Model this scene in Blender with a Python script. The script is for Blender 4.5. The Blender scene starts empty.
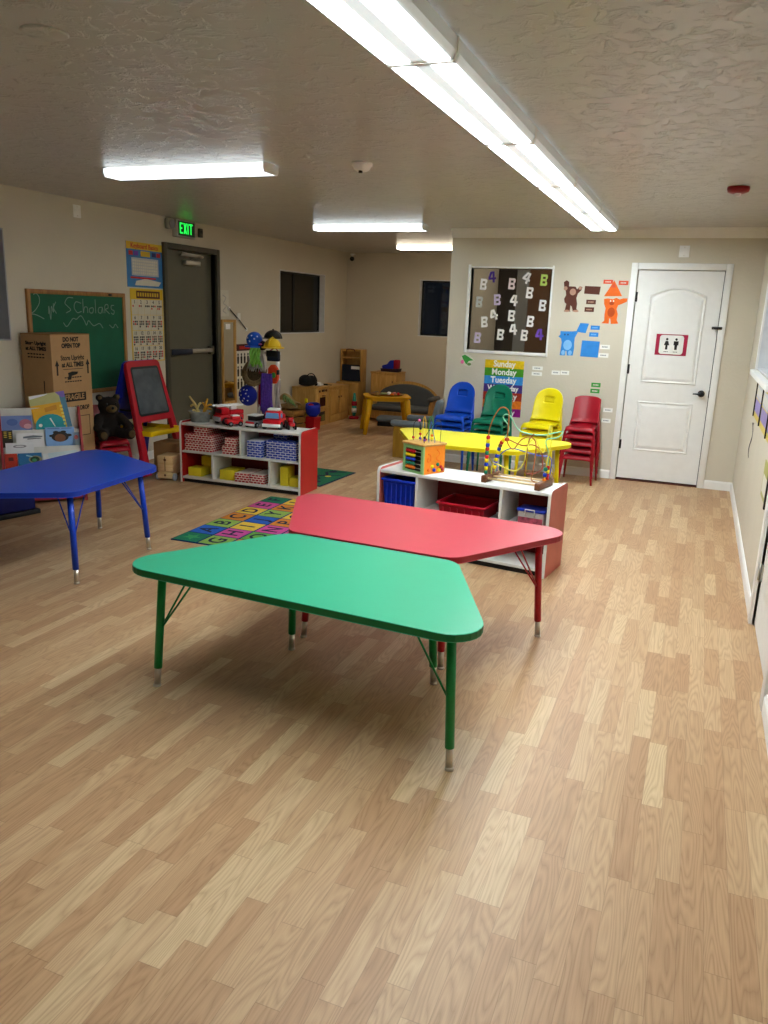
import bpy, bmesh, math, random
from mathutils import Vector, Matrix
random.seed(7)
SC = bpy.context.scene
COL = SC.collection
PI = math.pi
R = math.radians

# ------------------------------------------------------------------ materials
def lin(c):
    return tuple((v / 12.92 if v <= 0.04045 else ((v + 0.055) / 1.055) ** 2.4) for v in c)
def hexc(h):
    h = h.lstrip('#')
    return lin(tuple(int(h[i:i + 2], 16) / 255 for i in (0, 2, 4)))
MATS = {}
def mat(name, col, rough=0.5, metal=0.0, vary=0.06, scale=14.0, bump=0.0, bscale=60.0, spec=0.33, coat=0.0):
    """Principled material with a soft procedural colour variation (and optional bump)."""
    if name in MATS:
        return MATS[name]
    m = bpy.data.materials.new(name)
    m.use_nodes = True
    nt = m.node_tree
    b = nt.nodes['Principled BSDF']
    c = hexc(col) if isinstance(col, str) else lin(col)
    b.inputs['Roughness'].default_value = rough
    b.inputs['Metallic'].default_value = metal
    b.inputs['Specular IOR Level'].default_value = spec
    b.inputs['Coat Weight'].default_value = coat
    b.inputs['Coat Roughness'].default_value = 0.15
    tc = nt.nodes.new('ShaderNodeTexCoord')
    nz = nt.nodes.new('ShaderNodeTexNoise')
    nz.inputs['Scale'].default_value = scale
    nz.inputs['Detail'].default_value = 4
    nt.links.new(tc.outputs['Object'], nz.inputs['Vector'])
    rp = nt.nodes.new('ShaderNodeValToRGB')
    rp.color_ramp.elements[0].position = 0.3
    rp.color_ramp.elements[1].position = 0.7
    rp.color_ramp.elements[0].color = (*[v * (1 - vary) for v in c], 1)
    rp.color_ramp.elements[1].color = (*[min(1, v * (1 + vary)) for v in c], 1)
    nt.links.new(nz.outputs['Fac'], rp.inputs['Fac'])
    nt.links.new(rp.outputs['Color'], b.inputs['Base Color'])
    if bump:
        n2 = nt.nodes.new('ShaderNodeTexNoise')
        n2.inputs['Scale'].default_value = bscale
        n2.inputs['Detail'].default_value = 5
        nt.links.new(tc.outputs['Object'], n2.inputs['Vector'])
        bp = nt.nodes.new('ShaderNodeBump')
        bp.inputs['Strength'].default_value = bump
        bp.inputs['Distance'].default_value = 0.01
        nt.links.new(n2.outputs['Fac'], bp.inputs['Height'])
        nt.links.new(bp.outputs['Normal'], b.inputs['Normal'])
    MATS[name] = m
    return m

def emis(name, col, strength):
    if name in MATS:
        return MATS[name]
    m = bpy.data.materials.new(name)
    m.use_nodes = True
    nt = m.node_tree
    b = nt.nodes['Principled BSDF']
    c = hexc(col)
    b.inputs['Base Color'].default_value = (*c, 1)
    b.inputs['Emission Color'].default_value = (*c, 1)
    b.inputs['Emission Strength'].default_value = strength
    MATS[name] = m
    return m

def wood(name, c1, c2, scale=6.0, rough=0.45, axis='X'):
    if name in MATS:
        return MATS[name]
    m = bpy.data.materials.new(name)
    m.use_nodes = True
    nt = m.node_tree
    b = nt.nodes['Principled BSDF']
    b.inputs['Roughness'].default_value = rough
    tc = nt.nodes.new('ShaderNodeTexCoord')
    mp = nt.nodes.new('ShaderNodeMapping')
    s = {'X': (0.15, 1, 1), 'Y': (1, 0.15, 1), 'Z': (1, 1, 0.15)}[axis]
    mp.inputs['Scale'].default_value = tuple(v * scale for v in s)
    nt.links.new(tc.outputs['Object'], mp.inputs['Vector'])
    nz = nt.nodes.new('ShaderNodeTexNoise')
    nz.inputs['Scale'].default_value = 6
    nz.inputs['Detail'].default_value = 6
    nz.inputs['Distortion'].default_value = 1.2
    nt.links.new(mp.outputs['Vector'], nz.inputs['Vector'])
    rp = nt.nodes.new('ShaderNodeValToRGB')
    rp.color_ramp.elements[0].position = 0.35
    rp.color_ramp.elements[1].position = 0.65
    rp.color_ramp.elements[0].color = (*hexc(c1), 1)
    rp.color_ramp.elements[1].color = (*hexc(c2), 1)
    nt.links.new(nz.outputs['Fac'], rp.inputs['Fac'])
    nt.links.new(rp.outputs['Color'], b.inputs['Base Color'])
    MATS[name] = m
    return m

def brick_mat(name, c, mortar, scale=1.0, axis='XZ', bw=0.05, bh=0.025):
    """printed brick pattern on a cardboard block (object coordinates, wrapped per face by the normal)"""
    if name in MATS:
        return MATS[name]
    m = bpy.data.materials.new(name)
    m.use_nodes = True
    nt = m.node_tree
    b = nt.nodes['Principled BSDF']
    b.inputs['Roughness'].default_value = 0.5
    tc = nt.nodes.new('ShaderNodeTexCoord')
    sp = nt.nodes.new('ShaderNodeSeparateXYZ')
    nt.links.new(tc.outputs['Object'], sp.inputs['Vector'])
    ad = nt.nodes.new('ShaderNodeMath'); ad.operation = 'ADD'
    nt.links.new(sp.outputs['X'], ad.inputs[0]); nt.links.new(sp.outputs['Y'], ad.inputs[1])
    cb = nt.nodes.new('ShaderNodeCombineXYZ')
    nt.links.new(ad.outputs[0], cb.inputs['X']); nt.links.new(sp.outputs['Z'], cb.inputs['Y'])
    br = nt.nodes.new('ShaderNodeTexBrick')
    br.inputs['Scale'].default_value = scale
    br.inputs['Brick Width'].default_value = bw
    br.inputs['Row Height'].default_value = bh
    br.inputs['Mortar Size'].default_value = 0.0035
    br.inputs['Mortar Smooth'].default_value = 0.1
    br.inputs['Color1'].default_value = (*hexc(c), 1)
    br.inputs['Color2'].default_value = (*[v * 0.85 for v in hexc(c)], 1)
    br.inputs['Mortar'].default_value = (*hexc(mortar), 1)
    nt.links.new(cb.outputs[0], br.inputs['Vector'])
    nt.links.new(br.outputs['Color'], b.inputs['Base Color'])
    MATS[name] = m
    return m

def M(name):
    return MATS[name]

# ------------------------------------------------------------------ mesh builder
class MB:
    def __init__(self):
        self.bm = bmesh.new()
    def _tag(self, faces, mi, smooth=False):
        for f in faces:
            f.material_index = mi
            f.smooth = smooth
    def box(self, x0, x1, y0, y1, z0, z1, mi=0, bev=0.0, seg=2, mtx=None):
        t = bmesh.new()
        bmesh.ops.create_cube(t, size=1)
        for v in t.verts:
            v.co = Vector(((x0 + x1) / 2 + v.co.x * (x1 - x0), (y0 + y1) / 2 + v.co.y * (y1 - y0), (z0 + z1) / 2 + v.co.z * (z1 - z0)))
        if bev:
            bev = min(bev, 0.49 * min(abs(x1 - x0), abs(y1 - y0), abs(z1 - z0)))
            bmesh.ops.bevel(t, geom=list(t.edges), offset=bev, segments=seg, affect='EDGES', profile=0.5)
        self._merge(t, mi, bool(bev), mtx)
        return self
    def _merge(self, t, mi, smooth, mtx=None):
        if mtx is not None:
            t.transform(mtx)
        bmesh.ops.recalc_face_normals(t, faces=list(t.faces))
        for f in t.faces:
            f.material_index = mi if mi >= 0 else f.material_index
            f.smooth = smooth
        me = bpy.data.meshes.new('tmp')
        t.to_mesh(me)
        t.free()
        self.bm.from_mesh(me)
        bpy.data.meshes.remove(me)
    def prism(self, pts, a, b, axis='Y', mi=0, edge_mi=None, bev=0.0, mtx=None, smooth=False):
        """closed 2D outline extruded from a to b along axis. XZ outline for axis Y, XY for Z, YZ for X."""
        t = bmesh.new()
        def P(p, d):
            return {'Y': (p[0], d, p[1]), 'Z': (p[0], p[1], d), 'X': (d, p[0], p[1])}[axis]
        va = [t.verts.new(P(p, a)) for p in pts]
        vb = [t.verts.new(P(p, b)) for p in pts]
        f1 = t.faces.new(va); f2 = t.faces.new(vb[::-1])
        n = len(pts)
        side = [t.faces.new((va[i], vb[i], vb[(i + 1) % n], va[(i + 1) % n])) for i in range(n)]
        for f in (f1, f2): f.material_index = mi
        for f in side: f.material_index = mi if edge_mi is None else edge_mi
        if bev:
            bmesh.ops.bevel(t, geom=[e for e in t.edges if any(ff in (f1, f2) for ff in e.link_faces)], offset=bev, segments=2, affect='EDGES', profile=0.5)
        t.normal_update()
        bmesh.ops.triangulate(t, faces=[f for f in t.faces if len(f.verts) > 4])
        self._merge(t, -1, smooth, mtx)
        return self
    def cyl(self, p0, p1, r0, r1=None, n=16, mi=0, smooth=True):
        r1 = r0 if r1 is None else r1
        p0 = Vector(p0); p1 = Vector(p1)
        d = p1 - p0
        t = bmesh.new()
        bmesh.ops.create_cone(t, cap_ends=True, segments=n, radius1=max(r0, 1e-5), radius2=max(r1, 1e-5), depth=d.length)
        q = Vector((0, 0, 1)).rotation_difference(d.normalized())
        self._merge(t, mi, False, Matrix.Translation((p0 + p1) / 2) @ q.to_matrix().to_4x4())
        if smooth:
            self.bm.faces.ensure_lookup_table()
            for f in self.bm.faces[-(n + 2):]:
                if len(f.verts) == 4: f.smooth = True
        return self
    def tube(self, pts, r, n=8, mi=0, closed=False):
        pts = [Vector(p) for p in pts]
        t = bmesh.new()
        rings = []
        N = len(pts)
        prev = None
        for i, p in enumerate(pts):
            if closed:
                d = (pts[(i + 1) % N] - pts[i - 1])
            else:
                d = pts[min(i + 1, N - 1)] - pts[max(i - 1, 0)]
            d.normalize()
            if prev is None:
                up = Vector((0, 0, 1)) if abs(d.z) < 0.9 else Vector((1, 0, 0))
                u = d.cross(up).normalized()
            else:
                u = (prev - d * prev.dot(d))
                u = u.normalized() if u.length > 1e-6 else d.orthogonal().normalized()
            prev = u
            w = d.cross(u)
            rr = r[i] if isinstance(r, (list, tuple)) else r
            rings.append([t.verts.new(p + (u * math.cos(2 * PI * k / n) + w * math.sin(2 * PI * k / n)) * rr) for k in range(n)])
        M_ = N if closed else N - 1
        for i in range(M_):
            a, b = rings[i], rings[(i + 1) % N]
            for k in range(n):
                t.faces.new((a[k], a[(k + 1) % n], b[(k + 1) % n], b[k]))
        if not closed:
            t.faces.new(rings[0][::-1]); t.faces.new(rings[-1])
        self._merge(t, mi, True)
        return self
    def ball(self, c, r, mi=0, sub=2, sc=(1, 1, 1), rot=None):
        t = bmesh.new()
        bmesh.ops.create_icosphere(t, subdivisions=sub, radius=r)
        m = Matrix.Translation(c)
        if rot is not None:
            m = m @ rot.to_matrix().to_4x4() if hasattr(rot, 'to_matrix') else m @ rot
        m = m @ Matrix.Diagonal((*sc, 1))
        self._merge(t, mi, True, m)
        return self
    def lathe(self, prof, c=(0, 0, 0), n=24, mi=0, mtx=None):
        t = bmesh.new()
        rings = []
        for (r, z) in prof:
            rings.append([t.verts.new((max(r, 1e-4) * math.cos(2 * PI * k / n), max(r, 1e-4) * math.sin(2 * PI * k / n), z)) for k in range(n)])
        for i in range(len(prof) - 1):
            a, b = rings[i], rings[i + 1]
            for k in range(n):
                t.faces.new((a[k], a[(k + 1) % n], b[(k + 1) % n], b[k]))
        t.faces.new(rings[0][::-1]); t.faces.new(rings[-1])
        self._merge(t, mi, True, Matrix.Translation(c) @ (mtx if mtx is not None else Matrix.Identity(4)))
        return self
    def grid(self, f, nu, nv, skip=None, mi=0, thick=0.0, smooth=True, mtx=None):
        """surface f(u,v), u,v in 0..1; thickened along its normals"""
        t = bmesh.new()
        V = [[t.verts.new(f(i / nu, j / nv)) for j in range(nv + 1)] for i in range(nu + 1)]
        for i in range(nu):
            for j in range(nv):
                if skip and skip((i + .5) / nu, (j + .5) / nv): continue
                t.faces.new((V[i][j], V[i + 1][j], V[i + 1][j + 1], V[i][j + 1]))
        loose = [v for v in t.verts if not v.link_faces]
        bmesh.ops.delete(t, geom=loose, context='VERTS')
        if thick:
            bmesh.ops.recalc_face_normals(t, faces=list(t.faces))
            t.normal_update()
            bnd = [e for e in t.edges if len(e.link_faces) == 1]
            dup = {}
            for v in list(t.verts):
                dup[v] = t.verts.new(v.co - v.normal * thick)
            for fc in list(t.faces):
                if all(v in dup for v in fc.verts): t.faces.new([dup[v] for v in reversed(fc.verts)])
            for e in bnd:
                a_, b_ = e.verts
                try: t.faces.new((a_, b_, dup[b_], dup[a_]))
                except ValueError: pass
        self._merge(t, mi, smooth, mtx)
        return self
    def text(self, s, size, loc=(0, 0, 0), mi=0, bold=0.0, depth=0.001, align='CENTER', sx=1.0, rot=None, shear=0.0):
        """lettering in the XZ plane facing -Y (or transformed by rot)"""
        me = text_mesh(s, size, bold, depth, align, shear)
        t = bmesh.new(); t.from_mesh(me); bpy.data.meshes.remove(me)
        base = Matrix(((1, 0, 0, 0), (0, 0, -1, 0), (0, 1, 0, 0), (0, 0, 0, 1)))
        m = Matrix.Translation(loc) @ (rot if rot is not None else Matrix.Identity(4)) @ base @ Matrix.Diagonal((sx, 1, 1, 1))
        for f in t.faces: f.material_index = mi
        t.transform(m)
        me = bpy.data.meshes.new('tmp'); t.to_mesh(me); t.free()
        self.bm.from_mesh(me); bpy.data.meshes.remove(me)
        return self
    def strip(self, pts, w, y0, y1, mi=0, axis='Y'):
        """flat chalk/ink stroke following 2D points"""
        for a, b in zip(pts, pts[1:]):
            a = Vector((a[0], a[1])); b = Vector((b[0], b[1])); d = (b - a)
            if d.length < 1e-6: continue
            d.normalize(); n = Vector((-d.y, d.x)) * w / 2
            e = d * w * 0.3
            self.prism([a - e + n, a - e - n, b + e - n, b + e + n], y0, y1, axis, mi)
        return self
    def build(self, name, mats, parent=None, loc=None, rotz=0.0, smooth_angle=None):
        me = bpy.data.meshes.new(name)
        self.bm.to_mesh(me); self.bm.free()
        if not isinstance(mats, (list, tuple)): mats = [mats]
        for m in mats: me.materials.append(m)
        o = bpy.data.objects.new(name, me)
        COL.objects.link(o)
        if parent is not None: o.parent = parent
        if loc is not None: o.location = loc
        if rotz: o.rotation_euler = (0, 0, rotz)
        return o

def text_mesh(s, size, bold, depth, align, shear=0.0):
    cu = bpy.data.curves.new('lettering', 'FONT')
    cu.body = s
    cu.size = size
    cu.extrude = depth / 2
    cu.offset = bold
    cu.align_x = align
    cu.align_y = 'CENTER'
    cu.resolution_u = 3
    cu.shear = shear
    o = bpy.data.objects.new('lettering', cu)
    COL.objects.link(o)
    dg = bpy.context.evaluated_depsgraph_get()
    me = bpy.data.meshes.new_from_object(o.evaluated_get(dg))
    bpy.data.objects.remove(o); bpy.data.curves.remove(cu)
    return me

def tag(o, label, cat, group=None, kind=None):
    o['label'] = label; o['category'] = cat
    if group: o['group'] = group
    if kind: o['kind'] = kind
    return o
def thing(name, label, cat, loc=(0, 0, 0), rotz=0.0, group=None):
    o = bpy.data.objects.new(name, None)
    o.empty_display_size = 0.1
    COL.objects.link(o)
    o.location = loc; o.rotation_euler = (0, 0, rotz)
    return tag(o, label, cat, group)
def struct(o, label=None):
    o['kind'] = 'structure'
    if label: o['label'] = label
    return o
def copy_tree(o, parent=None):
    c = o.copy(); COL.objects.link(c)
    c.parent = parent
    for ch in list(o.children):
        copy_tree(ch, c)
    return c
def rounded(pts, r, n=6):
    """fillet the corners of a closed polygon"""
    out = []
    N = len(pts)
    rs = r if isinstance(r, (list, tuple)) else [r] * N
    for i in range(N):
        p = Vector(pts[i]); a = Vector(pts[i - 1]); b = Vector(pts[(i + 1) % N])
        da = (a - p).normalized(); db = (b - p).normalized()
        ang = da.angle(db)
        rr = rs[i]
        if rr <= 0: out.append((p.x, p.y)); continue
        L = min(rr / math.tan(ang / 2), 0.49 * (a - p).length, 0.49 * (b - p).length)
        rr = L * math.tan(ang / 2)
        c = p + (da + db).normalized() * (rr / math.sin(ang / 2))
        s = p + da * L - c; e = p + db * L - c
        a0 = math.atan2(s.y, s.x); a1 = math.atan2(e.y, e.x)
        while a1 - a0 > PI: a1 -= 2 * PI
        while a1 - a0 < -PI: a1 += 2 * PI
        for k in range(n + 1):
            t = a0 + (a1 - a0) * k / n
            out.append((c.x + rr * math.cos(t), c.y + rr * math.sin(t)))
    return out
def rect(x0, x1, y0, y1):
    return [(x0, y0), (x1, y0), (x1, y1), (x0, y1)]
def ellipse(cx, cy, rx, ry, n=20, rot=0):
    return [(cx + rx * math.cos(t) * math.cos(rot) - ry * math.sin(t) * math.sin(rot), cy + rx * math.cos(t) * math.sin(rot) + ry * math.sin(t) * math.cos(rot)) for t in [2 * PI * k / n for k in range(n)]]
def spline(pts, n=8):
    """Catmull-Rom through 3D points"""
    P = [Vector(p) for p in pts]
    P = [P[0] * 2 - P[1]] + P + [P[-1] * 2 - P[-2]]
    out = []
    for i in range(1, len(P) - 2):
        for k in range(n):
            t = k / n
            a, b, c, d = P[i - 1], P[i], P[i + 1], P[i + 2]
            out.append(0.5 * ((2 * b) + (c - a) * t + (2 * a - 5 * b + 4 * c - d) * t * t + (3 * b - a - 3 * c + d) * t ** 3))
    out.append(P[-2].copy())
    return out

# general palette -----------------------------------------------------------
mat('white_laminate', '#d8d7d2', 0.4)
mat('white_trim', '#efeeea', 0.4, vary=0.02)
mat('white_plastic', '#f0f0ee', 0.4)
mat('white_paper', '#efeee8', 0.7)
mat('black_plastic', '#131315', 0.45)
mat('black_rubber', '#0c0c0d', 0.7)
mat('chrome', '#c9c3b8', 0.28, metal=1.0, vary=0.03)
mat('dark_metal', '#2c2a28', 0.4, metal=0.7)
mat('red_plastic', '#c0141c', 0.35)
mat('dark_red_laminate', '#b3211d', 0.4)
mat('red_brown_laminate', '#8e2a24', 0.45)
mat('blue_plastic', '#1546c8', 0.38)
mat('navy_plastic', '#101a63', 0.45)
mat('green_plastic', '#0b7a5a', 0.38)
mat('yellow_plastic', '#f2dc10', 0.36)
mat('grey_plastic', '#8d9096', 0.45)
mat('ink_black', '#15120f', 0.7)
mat('yellow_ink', '#f0c520', 0.6)
mat('red_ink', '#c22a22', 0.6)
mat('blue_ink', '#2a6fc4', 0.6)
mat('green_ink', '#3f9a3f', 0.6)
mat('purple_ink', '#6b3fae', 0.6)
mat('orange_ink', '#ef7a1a', 0.6)
mat('pink_ink', '#e46aa4', 0.6)
wood('birch', '#b98a42', '#cea058', 5, axis='Z')
wood('maple', '#d2b07a', '#e2c594', 5, axis='X')
wood('oak_frame', '#8a5a26', '#a9763a', 6, axis='Z')
wood('walnut', '#5b3219', '#7a4826', 8, axis='Y')
LENS_BRIGHT, LENS_SIDE, LENS_MID, LENS_FAR, EXPOSURE, INNER = 62.0, 2.6, 9.0, 24.0, 0.0, 20.0
# ------------------------------------------------------------------ setting
XL, XR, YF, YB, YE, XP, CZ = -5.14, 0.43, 11.35, -1.6, 8.12, -2.505, 2.40

def wall_mat(name, col, bump=0.25):
    return mat(name, col, 0.62, vary=0.025, scale=2.5, bump=bump, bscale=45)
wall_mat('wall_paint', '#cfc7b5')
wall_mat('ceiling_paint', '#bcb8b4')

# stomped ceiling texture: soft gloss paint over a rough plaster
def ceiling_material():
    m = MATS['ceiling_paint']; nt = m.node_tree; b = nt.nodes['Principled BSDF']
    b.inputs['Roughness'].default_value = 0.30
    b.inputs['Specular IOR Level'].default_value = 0.6
    tc = nt.nodes.new('ShaderNodeTexCoord')
    n1 = nt.nodes.new('ShaderNodeTexNoise'); n1.inputs['Scale'].default_value = 13; n1.inputs['Detail'].default_value = 7; n1.inputs['Roughness'].default_value = 0.6; n1.inputs['Distortion'].default_value = 0.8
    n2 = nt.nodes.new('ShaderNodeTexNoise'); n2.inputs['Scale'].default_value = 3.5; n2.inputs['Detail'].default_value = 2
    nt.links.new(tc.outputs['Object'], n1.inputs['Vector']); nt.links.new(tc.outputs['Object'], n2.inputs['Vector'])
    rp = nt.nodes.new('ShaderNodeValToRGB'); rp.color_ramp.elements[0].position = 0.50; rp.color_ramp.elements[1].position = 0.70
    nt.links.new(n1.outputs['Fac'], rp.inputs['Fac'])
    mx = nt.nodes.new('ShaderNodeMath'); mx.operation = 'MULTIPLY'
    nt.links.new(rp.outputs['Color'], mx.inputs[0]); nt.links.new(n2.outputs['Fac'], mx.inputs[1])
    bp = nt.nodes.new('ShaderNodeBump'); bp.inputs['Strength'].default_value = 0.6; bp.inputs['Distance'].default_value = 0.025
    nt.links.new(mx.outputs[0], bp.inputs['Height']); nt.links.new(bp.outputs['Normal'], b.inputs['Normal'])
ceiling_material()

def floor_material():
    m = bpy.data.materials.new('oak_laminate'); m.use_nodes = True; MATS['oak_laminate'] = m
    nt = m.node_tree; L = nt.links.new; N = nt.nodes.new
    b = nt.nodes['Principled BSDF']
    tc = N('ShaderNodeTexCoord'); sp = N('ShaderNodeSeparateXYZ'); L(tc.outputs['Object'], sp.inputs[0])
    def mth(op, a, b_=None, c=None):
        n = N('ShaderNodeMath'); n.operation = op
        for i, v in enumerate((a, b_, c)):
            if v is None: continue
            if isinstance(v, (int, float)): n.inputs[i].default_value = v
            else: L(v, n.inputs[i])
        return n.outputs[0]
    u = mth('DIVIDE', sp.outputs['X'], 0.0645)
    row = mth('FLOOR', u)
    wn = N('ShaderNodeTexWhiteNoise'); wn.noise_dimensions = '1D'; L(row, wn.inputs['W'])
    v = mth('ADD', mth('DIVIDE', sp.outputs['Y'], 0.43), mth('MULTIPLY', wn.outputs['Value'], 7.3))
    cell = mth('FLOOR', v)
    cb = N('ShaderNodeCombineXYZ'); L(row, cb.inputs[0]); L(cell, cb.inputs[1])
    w2 = N('ShaderNodeTexWhiteNoise'); w2.noise_dimensions = '2D'; L(cb.outputs[0], w2.inputs['Vector'])
    rnd = w2.outputs['Value']
    # plank tint
    rp = N('ShaderNodeValToRGB'); cr = rp.color_ramp; cr.interpolation = 'LINEAR'
    cols = [(0.0, '#b48d67'), (0.3, '#bb956e'), (0.55, '#c09d76'), (0.8, '#c8a67f'), (1.0, '#cfb28a')]
    cr.elements[0].position, cr.elements[0].color = cols[0][0], (*hexc(cols[0][1]), 1)
    cr.elements[1].position, cr.elements[1].color = cols[-1][0], (*hexc(cols[-1][1]), 1)
    for p, c in cols[1:-1]:
        e = cr.elements.new(p); e.color = (*hexc(c), 1)
    L(rnd, rp.inputs['Fac'])
    # cathedral grain: wave rings stretched along the plank, shifted per plank
    off = mth('MULTIPLY', rnd, 37.0)
    c2 = N('ShaderNodeCombineXYZ')
    L(mth('ADD', mth('MULTIPLY', sp.outputs['X'], 17.0), off), c2.inputs[0])
    L(mth('ADD', mth('MULTIPLY', sp.outputs['Y'], 1.5), off), c2.inputs[1])
    L(off, c2.inputs[2])
    nz = N('ShaderNodeTexNoise'); nz.inputs['Scale'].default_value = 0.8; nz.inputs['Detail'].default_value = 1.5; L(c2.outputs[0], nz.inputs['Vector'])
    rings = mth('FRACT', mth('MULTIPLY', nz.outputs['Fac'], 20.0))
    tri = mth('ABSOLUTE', mth('SUBTRACT', mth('MULTIPLY', rings, 2.0), 1.0))
    c3 = N('ShaderNodeCombineXYZ')
    L(mth('MULTIPLY', sp.outputs['X'], 260.0), c3.inputs[0]); L(mth('MULTIPLY', sp.outputs['Y'], 9.0), c3.inputs[1]); L(off, c3.inputs[2])
    fz = N('ShaderNodeTexNoise'); fz.inputs['Scale'].default_value = 1.0; fz.inputs['Detail'].default_value = 3; L(c3.outputs[0], fz.inputs['Vector'])
    g = mth('ADD', mth('MULTIPLY', mth('POWER', tri, 0.55), 0.62), mth('MULTIPLY', fz.outputs['Fac'], 0.75))
    # seams
    fu = mth('FRACT', u); fv = mth('FRACT', v)
    su = mth('LESS_THAN', mth('MINIMUM', fu, mth('SUBTRACT', 1.0, fu)), 0.012)
    sv = mth('LESS_THAN', mth('MINIMUM', fv, mth('SUBTRACT', 1.0, fv)), 0.0025)
    seam = mth('MAXIMUM', su, sv)
    dark = N('ShaderNodeMix'); dark.data_type = 'RGBA'; dark.blend_type = 'MULTIPLY'
    L(mth('MULTIPLY', mth('SUBTRACT', 1.05, mth('MINIMUM', g, 1.05)), 0.55), dark.inputs['Factor'])
    L(rp.outputs['Color'], dark.inputs[6]); dark.inputs[7].default_value = (*hexc('#8f6a42'), 1)
    sm = N('ShaderNodeMix'); sm.data_type = 'RGBA'; sm.blend_type = 'MULTIPLY'
    L(mth('MULTIPLY', seam, 0.30), sm.inputs['Factor']); L(dark.outputs[2], sm.inputs[6]); sm.inputs[7].default_value = (*hexc('#6b4527'), 1)
    L(sm.outputs[2], b.inputs['Base Color'])
    b.inputs['Roughness'].default_value = 0.46
    b.inputs['Specular IOR Level'].default_value = 0.42
    bp = N('ShaderNodeBump'); bp.inputs['Strength'].default_value = 0.12; bp.inputs['Distance'].default_value = 0.002
    L(g, bp.inputs['Height']); L(bp.outputs['Normal'], b.inputs['Normal'])
floor_material()

def glass_material():
    m = bpy.data.materials.new('window_glass'); m.use_nodes = True; MATS['window_glass'] = m
    nt = m.node_tree; nt.nodes.clear(); N = nt.nodes.new; L = nt.links.new
    o = N('ShaderNodeOutputMaterial'); mx = N('ShaderNodeMixShader'); t = N('ShaderNodeBsdfTransparent'); g = N('ShaderNodeBsdfGlossy')
    lw = N('ShaderNodeFresnel'); lw.inputs['IOR'].default_value = 1.6
    tc = N('ShaderNodeTexCoord'); nz = N('ShaderNodeTexNoise'); nz.inputs['Scale'].default_value = 3
    L(tc.outputs['Object'], nz.inputs['Vector'])
    rp = N('ShaderNodeMapRange'); rp.inputs['To Min'].default_value = 0.01; rp.inputs['To Max'].default_value = 0.05
    L(nz.outputs['Fac'], rp.inputs['Value']); L(rp.outputs[0], g.inputs['Roughness'])
    t.inputs['Color'].default_value = (0.86, 0.88, 0.87, 1)
    ad = N('ShaderNodeMath'); ad.operation = 'MULTIPLY_ADD'; ad.inputs[1].default_value = 1.0; ad.inputs[2].default_value = 0.0
    L(lw.outputs[0], ad.inputs[0])
    L(ad.outputs[0], mx.inputs[0]); L(t.outputs[0], mx.inputs[1]); L(g.outputs[0], mx.inputs[2]); L(mx.outputs[0], o.inputs['Surface'])
glass_material()

T = 0.14
def wall_with_holes(name, axis, plane, thick, a0, a1, holes, label):
    """wall whose room face lies at plane; holes = (a0,a1,z0,z1); axis 'X' -> wall plane x = const"""
    mb = MB()
    as_ = sorted({a0, a1, *[h[0] for h in holes], *[h[1] for h in holes]})
    zs = sorted({0.0, CZ, *[h[2] for h in holes], *[h[3] for h in holes]})
    lo, hi = min(plane, plane + thick), max(plane, plane + thick)
    for i in range(len(as_) - 1):
        for j in range(len(zs) - 1):
            ca, cz = (as_[i] + as_[i + 1]) / 2, (zs[j] + zs[j + 1]) / 2
            if any(h[0] < ca < h[1] and h[2] < cz < h[3] for h in holes): continue
            if axis == 'X': mb.box(lo, hi, as_[i], as_[i + 1], zs[j], zs[j + 1])
            else: mb.box(as_[i], as_[i + 1], lo, hi, zs[j], zs[j + 1])
    bmesh.ops.remove_doubles(mb.bm, verts=list(mb.bm.verts), dist=1e-4)
    # drop the coincident inner faces
    seen = {}
    for f in list(mb.bm.faces):
        k = tuple(sorted(v.index for v in f.verts))
        seen.setdefault(k, []).append(f)
    mb.bm.verts.index_update()
    seen = {}
    for f in mb.bm.faces:
        seen.setdefault(tuple(sorted(v.index for v in f.verts)), []).append(f)
    bmesh.ops.delete(mb.bm, geom=[f for fs in seen.values() if len(fs) > 1 for f in fs], context='FACES')
    return struct(mb.build(name, M('wall_paint')), label)

struct(MB().box(XL - T, XR + T, YB - T, YF + T, -0.12, 0.0).build('floor', M('oak_laminate')), 'oak look laminate strip floor')
struct(MB().box(XL - T, XR + T, YB - T, YF + T, CZ, CZ + 0.12).build('ceiling', M('ceiling_paint')), 'stomp textured greige ceiling')
W1 = (3.75, 4.875, 1.23, 2.08)
W2 = (9.255, 10.585, 1.225, 2.035)
D1 = (6.90, 7.79, 0.0, 2.10)
wall_with_holes('wall_left', 'X', XL, -T, YB, YF, [W1, W2, D1], 'greige wall with the grey exit door')
W3 = (-3.965, -3.10, 1.22, 2.03)
wall_with_holes('wall_far', 'Y', YF, T, XL, XR, [W3], 'greige end wall behind the play kitchen')
W4 = (-2.285, -1.462, 1.206, 2.022)
D2 = (-0.654, 0.117, 0.0, 2.03)
wall_with_holes('wall_end', 'Y', YE, 0.11, XP, XR, [W4, D2], 'pale wall with the white restroom door')
wall_with_holes('wall_partition', 'X', XP, 0.11, YE + 0.11, YF, [], 'partition wall of the inner room')
D3 = (3.44, 4.41, 0.0, 2.04)
W5 = (5.30, 6.95, 1.22, 2.02)
wall_with_holes('wall_right', 'X', XR, T, YB, YF, [D3, W5], 'pale wall beside the camera')
wall_with_holes('wall_back', 'Y', YB, -T, XL, XR, [], 'wall behind the camera')

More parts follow.
